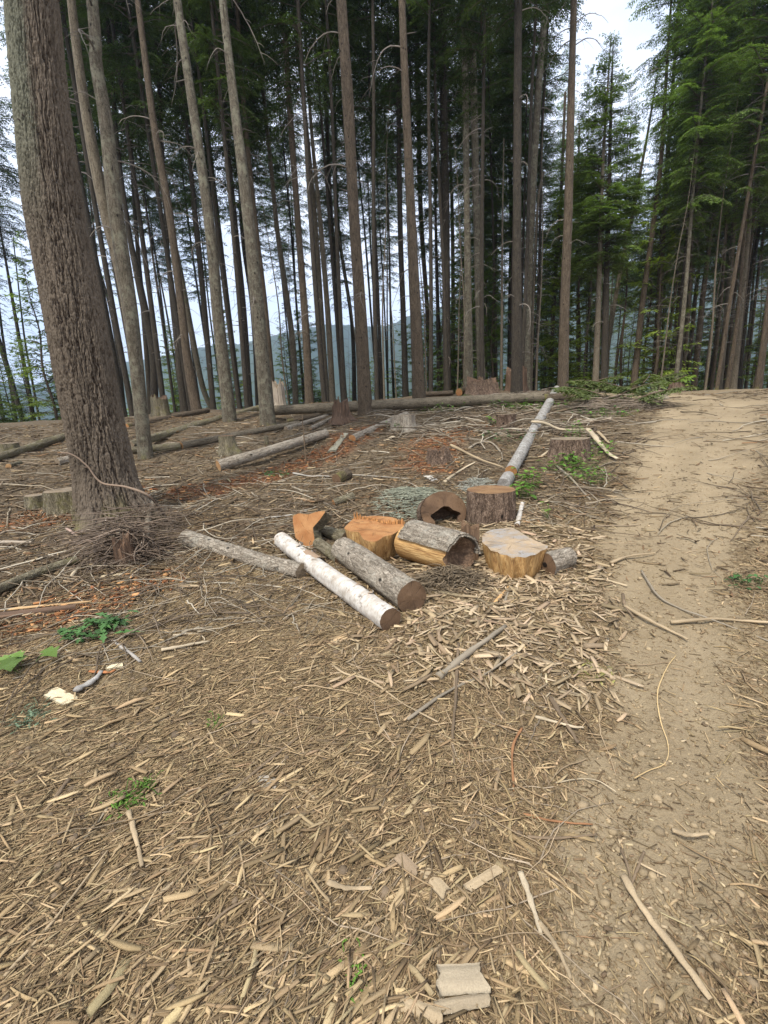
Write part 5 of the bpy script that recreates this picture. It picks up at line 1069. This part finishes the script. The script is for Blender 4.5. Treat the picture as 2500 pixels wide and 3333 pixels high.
def flow(X, Y): return np.where(X < .3, R(48) + .5 * fbm(X * .8, Y * .8, 0, 2, 17), R(110) + 1.2 * fbm(X * .7, Y * .7, 0, 2, 18)), np.where(X < .1, .6, .25)
P1 = [(0.348, 0.252, 0.136), (0.29, 0.206, 0.109), (0.407, 0.298, 0.165), (0.232, 0.163, 0.0867), (0.329, 0.243, 0.136), (0.184, 0.126, 0.0677), (0.445, 0.33, 0.186)]
P2 = [(0.272, 0.19, 0.103), (0.211, 0.146, 0.0768), (0.161, 0.11, 0.0578), (0.322, 0.232, 0.128), (0.121, 0.0815, 0.0445)]
P3 = [(0.263, 0.193, 0.108), (0.172, 0.121, 0.0664), (0.109, 0.0736, 0.0404), (0.363, 0.272, 0.162), (0.0816, 0.0535, 0.0303), (0.236, 0.142, 0.0722), (0.136, 0.0935, 0.052)]
chips('shredded_bark', 130000, (.75, 7.5, LA), (.010, .060), P2, 1, 'fine brown shredded bark and fibres matted on the soil', flow, k_chip(.10, .5, .5), .35, 2, .004, wr=(.06, .2))
chips('wood_chips', 50000, (.75, 8.0, LA), (.014, .085), P1, 2, 'tan wood chips and splinters covering the near ground', flow, k_chip(.05, .12, .9), .25, 3, .004, wr=(.05, .19))
chips('wood_fibres', 14000, (.75, 7.5, LA), (.05, .17), P1[1:6] + P2[:2], 7, 'long thin wood fibres lying across the chips', flow, k_chip(.06, .3, .6), .4, 4, .012, .18, (.02, .06))
chips('wood_chips', 1500, (.75, 7.0, LA), (.05, .17), P1, 3, 'larger tan splinters mixed into the chips', flow, k_chip(.03, .15, .8), .3, 4, .016, wr=(.05, .18))
chips('forest_litter', 42000, (4.0, 19, LA), (.03, .22), P3, 4, 'grey and brown bark scraps, slivers and twigs strewn over the slope', None, lambda X, Y, rg: rg.random(len(X)) < (1 - .93 * zone_at(X, Y)[:, 0]) * (.25 + .75 * zone_at(X, Y)[:, 2]) , .3, 3, .02, .3, (.04, .16))
chips('rotten_wood_crumbs', 26000, (4.0, 17, LA), (.015, .08), [(.36, .16, .065), (.25, .10, .04), (.46, .24, .10), (.16, .065, .03)], 5, 'crumbly reddish rotten wood spilled in long streaks', None, lambda X, Y, rg: rg.random(len(X)) < zone_at(X, Y)[:, 1] * 1.2, .4, 2, .02, wr=(.2, .5))
chips('wood_chips', 3800, (2.2, 7.0, (R(-8), R(32))), (.05, .20), [(.37, .275, .17), (.32, .24, .145), (.43, .33, .21), (.27, .195, .115)], 8, 'pale split chips thrown around the cut wood', None, lambda X, Y, rg: rg.random(len(X)) < np.exp(-((X - 1.1 - .18 * (Y - 4)) / .9) ** 2 - ((Y - 4.1) / 1.5) ** 2) * (1 - pathw(X, Y)), .22, 4, .02, .1, (.07, .22))
chips('path_crumbs', 5000, (.75, 14, LA), (.006, .03), [(.26, .19, .11), (.17, .12, .07), (.40, .31, .19)], 6, 'small crumbs of bark and grit lying on the track', None, lambda X, Y, rg: rg.random(len(X)) < zone_at(X, Y)[:, 0] * .8, .6, 2, 0, wr=(.2, .7))
def clods(name, n, seed, label):
    rg = np.random.default_rng(seed); ph = (1 + 5 ** .5) / 2
    I = np.array([[-1, ph, 0], [1, ph, 0], [-1, -ph, 0], [1, -ph, 0], [0, -1, ph], [0, 1, ph], [0, -1, -ph], [0, 1, -ph], [ph, 0, -1], [ph, 0, 1], [-ph, 0, -1], [-ph, 0, 1]]) / 1.9
    Tt = np.array([[0, 11, 5], [0, 5, 1], [0, 1, 7], [0, 7, 10], [0, 10, 11], [1, 5, 9], [5, 11, 4], [11, 10, 2], [10, 7, 6], [7, 1, 8], [3, 9, 4], [3, 4, 2], [3, 2, 6], [3, 6, 8], [3, 8, 9], [4, 9, 5], [2, 4, 11], [6, 2, 10], [8, 6, 7], [9, 8, 1]])
    d = .75 * (9 / .75) ** rg.random(n); a = rg.uniform(*LA, n); X, Y = d * np.sin(a), d * np.cos(a); r = .004 * (6) ** rg.beta(1, 3.2, n) * (1 + .08 * d)
    V = I[None] * (1 + rg.normal(0, .16, (n, 12, 1))) * r[:, None, None] * np.array([1, 1, .6]); V[..., 0] += X[:, None]; V[..., 1] += Y[:, None]; V[..., 2] += (Hg(X, Y) + r * .1)[:, None]
    z = zone_at(X, Y)[:, 0:1]; c = (np.array([.17, .125, .08]) * (1 - z) + z * np.array([.34, .26, .155])) * rg.uniform(.7, 1.2, (n, 1))
    tag(obj(name, mesh(name, V.reshape(-1, 3), [(Tt[None] + (np.arange(n) * 12)[:, None, None]).reshape(-1, 3)], M['chip'], np.repeat(c, 12, 0), True)), label, kind='stuff')
clods('dirt_clods', 9000, 12, 'small clods of earth and grit on the near soil')

# long thin twigs and brash over the slope: stuff
def brash(name, n, pxr, dr, Lr, r, cols, seed, label, up=.05, dens_f=None):
    rg = np.random.default_rng(seed); mb = MB(); k = 0
    while k < n:
        d = dr[0] * (dr[1] / dr[0]) ** rg.random(); x, y = az_pt(rg.uniform(*pxr), d)
        if rg.random() > 1 - .9 * float(pathw(np.array([x]), np.array([y]))[0]): continue
        k += 1; L = rg.uniform(*Lr) * (1 + .03 * d); a = rg.uniform(0, 6.28); m = 7; u = np.linspace(0, 1, m); b = rg.normal(0, .25)
        P = np.stack([x + L * u * math.cos(a) - b * L * u ** 2 * math.sin(a), y + L * u * math.sin(a) + b * L * u ** 2 * math.cos(a)], -1) + rg.normal(0, .012 * L, (m, 2))
        z = Hg(P[:, 0], P[:, 1]) + .006 + up * L * rg.random() * np.sin(u * rg.uniform(1.5, 3.1)); c = np.array(cols[rg.integers(len(cols))]) * rg.uniform(.6, 1.3)
        rr2 = r * rg.uniform(.5, 1.6) * (1 + .06 * d); mb.tube(np.column_stack([P, z]), np.linspace(rr2, rr2 * .35, m), 4, c, False)
    tag(obj(name, mb.mesh(name, M['chip'])), label, kind='stuff')
CB = [(.27, .225, .16), (.17, .13, .09), (.38, .33, .25), (.10, .074, .05), (.20, .152, .10), (.13, .096, .062)]
brash('brash', 1300, (-100, 2560), (5.2, 18), (.25, .9), .0055, CB, 21, 'thin dead twigs strewn over the slope')
brash('brash', 500, (-60, 1100), (3.2, 7), (.2, .7), .004, CB, 22, 'thin twigs tangled in the dark litter at the left', .12)
brash('brash', 260, (300, 2560), (1.0, 5.5), (.12, .45), .0022, [(.42, .31, .19), (.25, .18, .11), (.33, .26, .18)], 23, 'fine rootlets and twigs among the chips', .05)
brash('brash', 650, (1250, 1950), (10, 18), (.4, 1.1), .008, CB, 24, 'tangled twigs along the foot of the trees', .12)

# heaps that read as one mass each
def heap(name, label, centre, rx, ry, h, n, col, L, r, seed, cat='brush pile'):
    rg = np.random.default_rng(seed); g = at(*centre); mb = MB()
    for _ in range(n):
        a = rg.uniform(0, 6.28); q = rg.random() ** .6; x, y = g.x + rx * q * math.cos(a), g.y + ry * q * math.sin(a); z0 = hz(x, y); hh = h * (1 - q ** 2) * rg.random(); b = rg.uniform(0, 6.28); l = L * rg.uniform(.4, 1.2); u = np.linspace(0, 1, 5)
        bend_ = rg.normal(0, .4); P = np.stack([x + l * u * math.cos(b) - bend_ * l * u ** 2 * math.sin(b), y + l * u * math.sin(b) + bend_ * l * u ** 2 * math.cos(b), z0 + hh + .01 + l * rg.uniform(-.12, .25) * u - .1 * l * u ** 2], -1); P[:, 2] = np.maximum(P[:, 2], z0 - .02)
        mb.tube(P - np.array(g), np.linspace(r, r * .3, 5) * rg.uniform(.6, 1.4), 3, np.array(col) * rg.uniform(.55, 1.35), False)
    return tag(obj(name, mb.mesh(name, M['twig']), None, g), label, cat)
heap('lichen_twig_heap', 'heap of grey-green lichen-covered twigs behind the hollow round', (1370, 1640), .62, .62, .16, 1500, (.27, .28, .21), .13, .006, 5)
heap('lichen_twig_heap', 'thin scatter of lichen-grey twigs in front of the low mossy stump', (1560, 1590), .3, .45, .1, 420, (.30, .30, .25), .12, .005, 6)
heap('root_tangle', 'tangle of fine reddish roots on a torn root stump below the huge trunk', C3(760, 1120), .34, .26, .52, 420, (.16, .12, .088), .5, .0075, 7, 'root tangle')
heap('root_tangle', 'loose mesh of thin reddish twigs at the right foot of the huge trunk', C3(900, 950), .45, .32, .26, 420, (.17, .13, .095), .36, .0042, 8, 'root tangle')
heap('slash_heap', 'low heap of muddy shredded bark in front of the half-barked block', D((972, 1258)), .34, .17, .12, 1100, (.17, .13, .085), .09, .005, 12, 'slash heap')
heap('slash_heap', 'spread of muddy shreds between the grey-barked log and the half-barked block', D((850, 1235)), .2, .14, .04, 350, (.16, .12, .08), .08, .004, 13, 'slash heap')
heap('brush_pile', 'pile of dead branches left of the track end', (2010, 1330), 1.3, .8, .35, 300, (.25, .2, .15), .9, .010, 9)
heap('brush_pile', 'small heap of broken dead sticks right of the torn stump', (1760, 1290), .9, .5, .2, 130, (.30, .24, .18), .7, .010, 10)
stump('torn root stump carrying the tangle of fine roots, left of the sunken log', C3(740, 1190)[0], C3(740, 1190)[1], 50, 50, 'rot', 'rot', name='torn_stump', jag=.12, lump=.2, flare=.4)

# fallen green fir boughs
def fallen_bough(label, px, L, yaw, col, seed, z=.05, dr=.1):
    rg = np.random.default_rng(seed); g = at(*px); L *= 1.15; t_, c_, P = bough(L, dr, rg, np.array(col), 2.4, .15, .06, .02); mb = MB(); q = place(t_.reshape(-1, 3), yaw, .08, z); mb.add(q, None, np.arange(len(q)).reshape(-1, 3), c_.reshape(-1, 3)); mb.tube(place(P, yaw, .08, z), np.linspace(.02, .004, len(P)), 4, (.14, .1, .07), False)
    return tag(obj('fir_bough', mb.mesh('fir_bough', M['needle']), None, g), label, 'fir bough', 'green fir boughs lying beside the track')
for i, (px, L, yaw, lb) in enumerate([((1960, 1310), 1.3, 2.4, 'green fir bough at the left end of the brush pile'), ((2010, 1330), 1.5, .4, 'widest green fir bough in the middle of the brush pile'), ((2085, 1290), 1.3, .9, 'green fir bough sticking out at the top of the brush pile'), ((2060, 1330), 1.2, -.4, 'low green fir bough at the right side of the brush pile'), ((1920, 1330), 1.0, 3.4, 'small green fir bough at the lower left of the brush pile'), ((2130, 1275), 1.2, .2, 'green fir bough above the pale stump at the track'), ((1975, 1290), 1.4, 1.8, 'green fir bough lying behind the brush pile'), ((2040, 1300), 1.5, 2.9, 'green fir bough pointing left on top of the brush pile'), ((1900, 1300), 1.1, .2, 'green fir bough at the foot of the slim fir beside the brush pile'), ((2100, 1310), 1.1, 3.6, 'green fir bough left of the pale stump at the track')]):
    fallen_bough(lb, px, L, yaw, (.085, .12, .045), 60 + i, .22 + .10 * (i % 3), .05)
fallen_bough('bright green fir sprig hanging over the bank at the track', (2190, 1262), .9, .3, (.13, .22, .04), 80, .25)
fallen_bough('small green fir sprig draped on the long level log', (1512, 1318), .5, -1.4, (.09, .12, .05), 81, .35, .9)

# small plants
def plant(label, px, nl, size, col, seed, spread=.2, h=.12, name='leafy_plant', leaf='oval', cat='plant', group=None):
    rg = np.random.default_rng(seed); g = at(*px); mb = MB(); st = MB()
    for _ in range(nl):
        a = rg.uniform(0, 6.28); d = spread * rg.random() ** .6; b = np.array([d * math.cos(a), d * math.sin(a), 0]); top = b + np.array([rg.normal(0, .03), rg.normal(0, .03), h * 1.5 * rg.uniform(.4, 1.2)]); b[2] = hz(g.x + b[0], g.y + b[1]) - g.z; top[2] += b[2]
        st.tube(curve([b * .6, (b + top) / 2, top], 4), .0018, 3, np.array(col) * .8, False); s = size * 1.2 * rg.uniform(.6, 1.25); yw_ = rg.uniform(0, 6.28); pt = rg.uniform(-.2, .7)
        if leaf == 'oval': o2 = [(0, 0), (.3, .28), (.6, .3), (1, 0), (.6, -.3), (.3, -.28)]
        elif leaf == 'maple': o2 = [(0, 0), (.1, .45), (.35, .35), (.45, .7), (.65, .35), (1, 0), (.65, -.35), (.45, -.7), (.35, -.35), (.1, -.45)]
        else: o2 = [(0, .02), (.2, .12), (.25, .05), (.4, .18), (.48, .07), (.62, .16), (.7, .06), (1, 0), (.7, -.06), (.62, -.16), (.48, -.07), (.4, -.18), (.25, -.05), (.2, -.12), (0, -.02)]
        V = np.array([[x * s, y * s, -.25 * s * x * x + .12 * s * abs(y)] for x, y in o2]); V = np.vstack([V, [[.5 * s, 0, -.06 * s]]]); V = place(V, yw_, -pt * .6 + .2, 0) + top; n = len(o2)
        mb.add(V, None, [[i, (i + 1) % n, n] for i in range(n)], np.array(col) * rg.uniform(.6, 1.35))
    root = empty(name, loc=g); obj('leaves', mb.mesh('leaves', M['needle']), root); obj('stem', st.mesh('stem', M['needle']), root); return tag(root, label, cat, group)
G1, G2, G3 = (.10, .20, .03), (.14, .26, .04), (.05, .12, .035)
plant('broad green leafy patch growing at the foot of the broad old stump', C5(1150, 690), 90, .075, G1, 1, .5)
plant('leafy green patch below the first, beside pale slivers', C5(1205, 770), 50, .07, G1, 2, .35)
plant('leafy green sprout on top of the broad old stump', C5(1150, 545), 30, .07, G1, 3, .22, .25)
plant('green leafy patch right of the grey spruce log near the bark strip', C5(1270, 600), 36, .07, G1, 4, .35)
plant('small green plant just right of the standing round', C5(895, 810), 26, .09, G2, 5, .14, .16)
plant('green sprout hugging the right side of the standing round', C5(830, 880), 30, .09, G1, 6, .16, .12)
plant('tiny green plant above the standing round beside the short log', C5(780, 770), 10, .06, G1, 7, .1)
plant('single sprout in the slivers right of the standing round', C5(995, 995), 8, .05, G2, 8, .07)
plant('wide patch of green leaves under the long level log', C5(790, 330), 120, .09, G1, 9, .9, .14)
plant('green leaves growing left of the wide patch under the log', C5(510, 320), 60, .08, G1, 10, .6, .12)
plant('green leaves around the grey stump with lichen', C5(340, 340), 70, .08, G1, 11, .7, .12)
plant('green leaves at the left foot of the grey stump', C5(90, 465), 20, .07, G2, 12, .25)
plant('green leaves where the spruce log meets the long level log', C5(1030, 330), 30, .08, G1, 13, .4)
plant('green leaves growing over the mossy torn stump', C5(600, 235), 50, .08, G1, 14, .6, .2)
plant('green ground plants near the middle of the spruce log, left side', C5(740, 510), 60, .06, G3, 15, .6, .08)
plant('green ground plants right of the spruce log, upper part', C5(1230, 370), 70, .07, G3, 16, .9, .1)
plant('green ground plants in front of the brush pile', C5(1340, 380), 60, .07, G1, 17, .7, .1)
plant('green sprout in the reddish earth left of the disc-topped stump', C5(655, 430), 18, .08, G1, 18, .2)
plant('moss-green tuft beside the low mossy stump', C4(620, 722), 40, .05, G3, 19, .22, .05)
plant('dark green thistle-like plant with toothed leaves in the litter at the left', C7(420, 225), 34, .13, (.07, .15, .045), 20, .20, .05, 'thistle', 'tooth')
plant('toothed green rosette touching the thistle-like plant on its right', C7(510, 180), 18, .12, (.07, .14, .05), 21, .10, .05, 'thistle', 'tooth')
plant('light green lobed leaves at the left edge', C7(95, 375), 8, .075, (.13, .21, .05), 22, .08, .07, 'maple_seedling', 'maple')
plant('green sprig of needles at the left of the chips, larger one', C7(545, 955), 60, .022, G1, 23, .05, .02, 'green_sprig', 'tooth')
plant('green sprig of needles above the larger one', C7(635, 885), 20, .02, G1, 24, .03, .02, 'green_sprig', 'tooth')
plant('green sprig at the bottom of the picture', C7(1550, 1715), 40, .02, G2, 25, .03, .015, 'green_sprig', 'tooth')
plant('tiny green sprig right of the middle-left stick', C7(925, 628), 14, .02, G1, 26, .03, .02, 'green_sprig', 'tooth')
plant('grey-green lichen sprig near the left edge under the yellow chip', C7(150, 585), 60, .03, (.14, .19, .12), 27, .08, .02, 'green_sprig', 'tooth')
plant('yellow-green sprig lying at the right border of the chips', C8(900, 400), 50, .03, (.28, .26, .09), 28, .09, .02, 'green_sprig', 'tooth')
plant('green tuft at the right edge beside the track', C8(1570, 12), 30, .04, G3, 29, .15, .04)
plant('pale green tuft on the bank at the track end', (2130, 1330), 20, .06, G1, 30, .3, .08)

# ------------------------------------------------------------------ air between here and the ridges
hz_m = bpy.data.materials.new('haze'); hz_m.use_nodes = True; nt = hz_m.node_tree; nt.nodes.clear()
pv = nt.nodes.new('ShaderNodeVolumePrincipled'); pv.inputs['Color'].default_value = (.66, .81, 1, 1); pv.inputs['Density'].default_value = .0006; pv.inputs['Anisotropy'].default_value = .7
on = nt.nodes.new('ShaderNodeOutputMaterial'); nt.links.new(pv.outputs[0], on.inputs['Volume'])
x0, x1, y0, y1, z0_, z1_ = -2900, 2900, -60, 2050, -520, 420
BV = [(x0, y0, z0_), (x1, y0, z0_), (x1, y1, z0_), (x0, y1, z0_), (x0, y0, z1_), (x1, y0, z1_), (x1, y1, z1_), (x0, y1, z1_)]
HAZE = tag(obj('haze', mesh('haze', BV, [[[0, 3, 2, 1], [4, 5, 6, 7], [0, 1, 5, 4], [1, 2, 6, 5], [2, 3, 7, 6], [3, 0, 4, 7]]], hz_m)), 'thin bluish haze in front of the far ridges', kind='stuff')
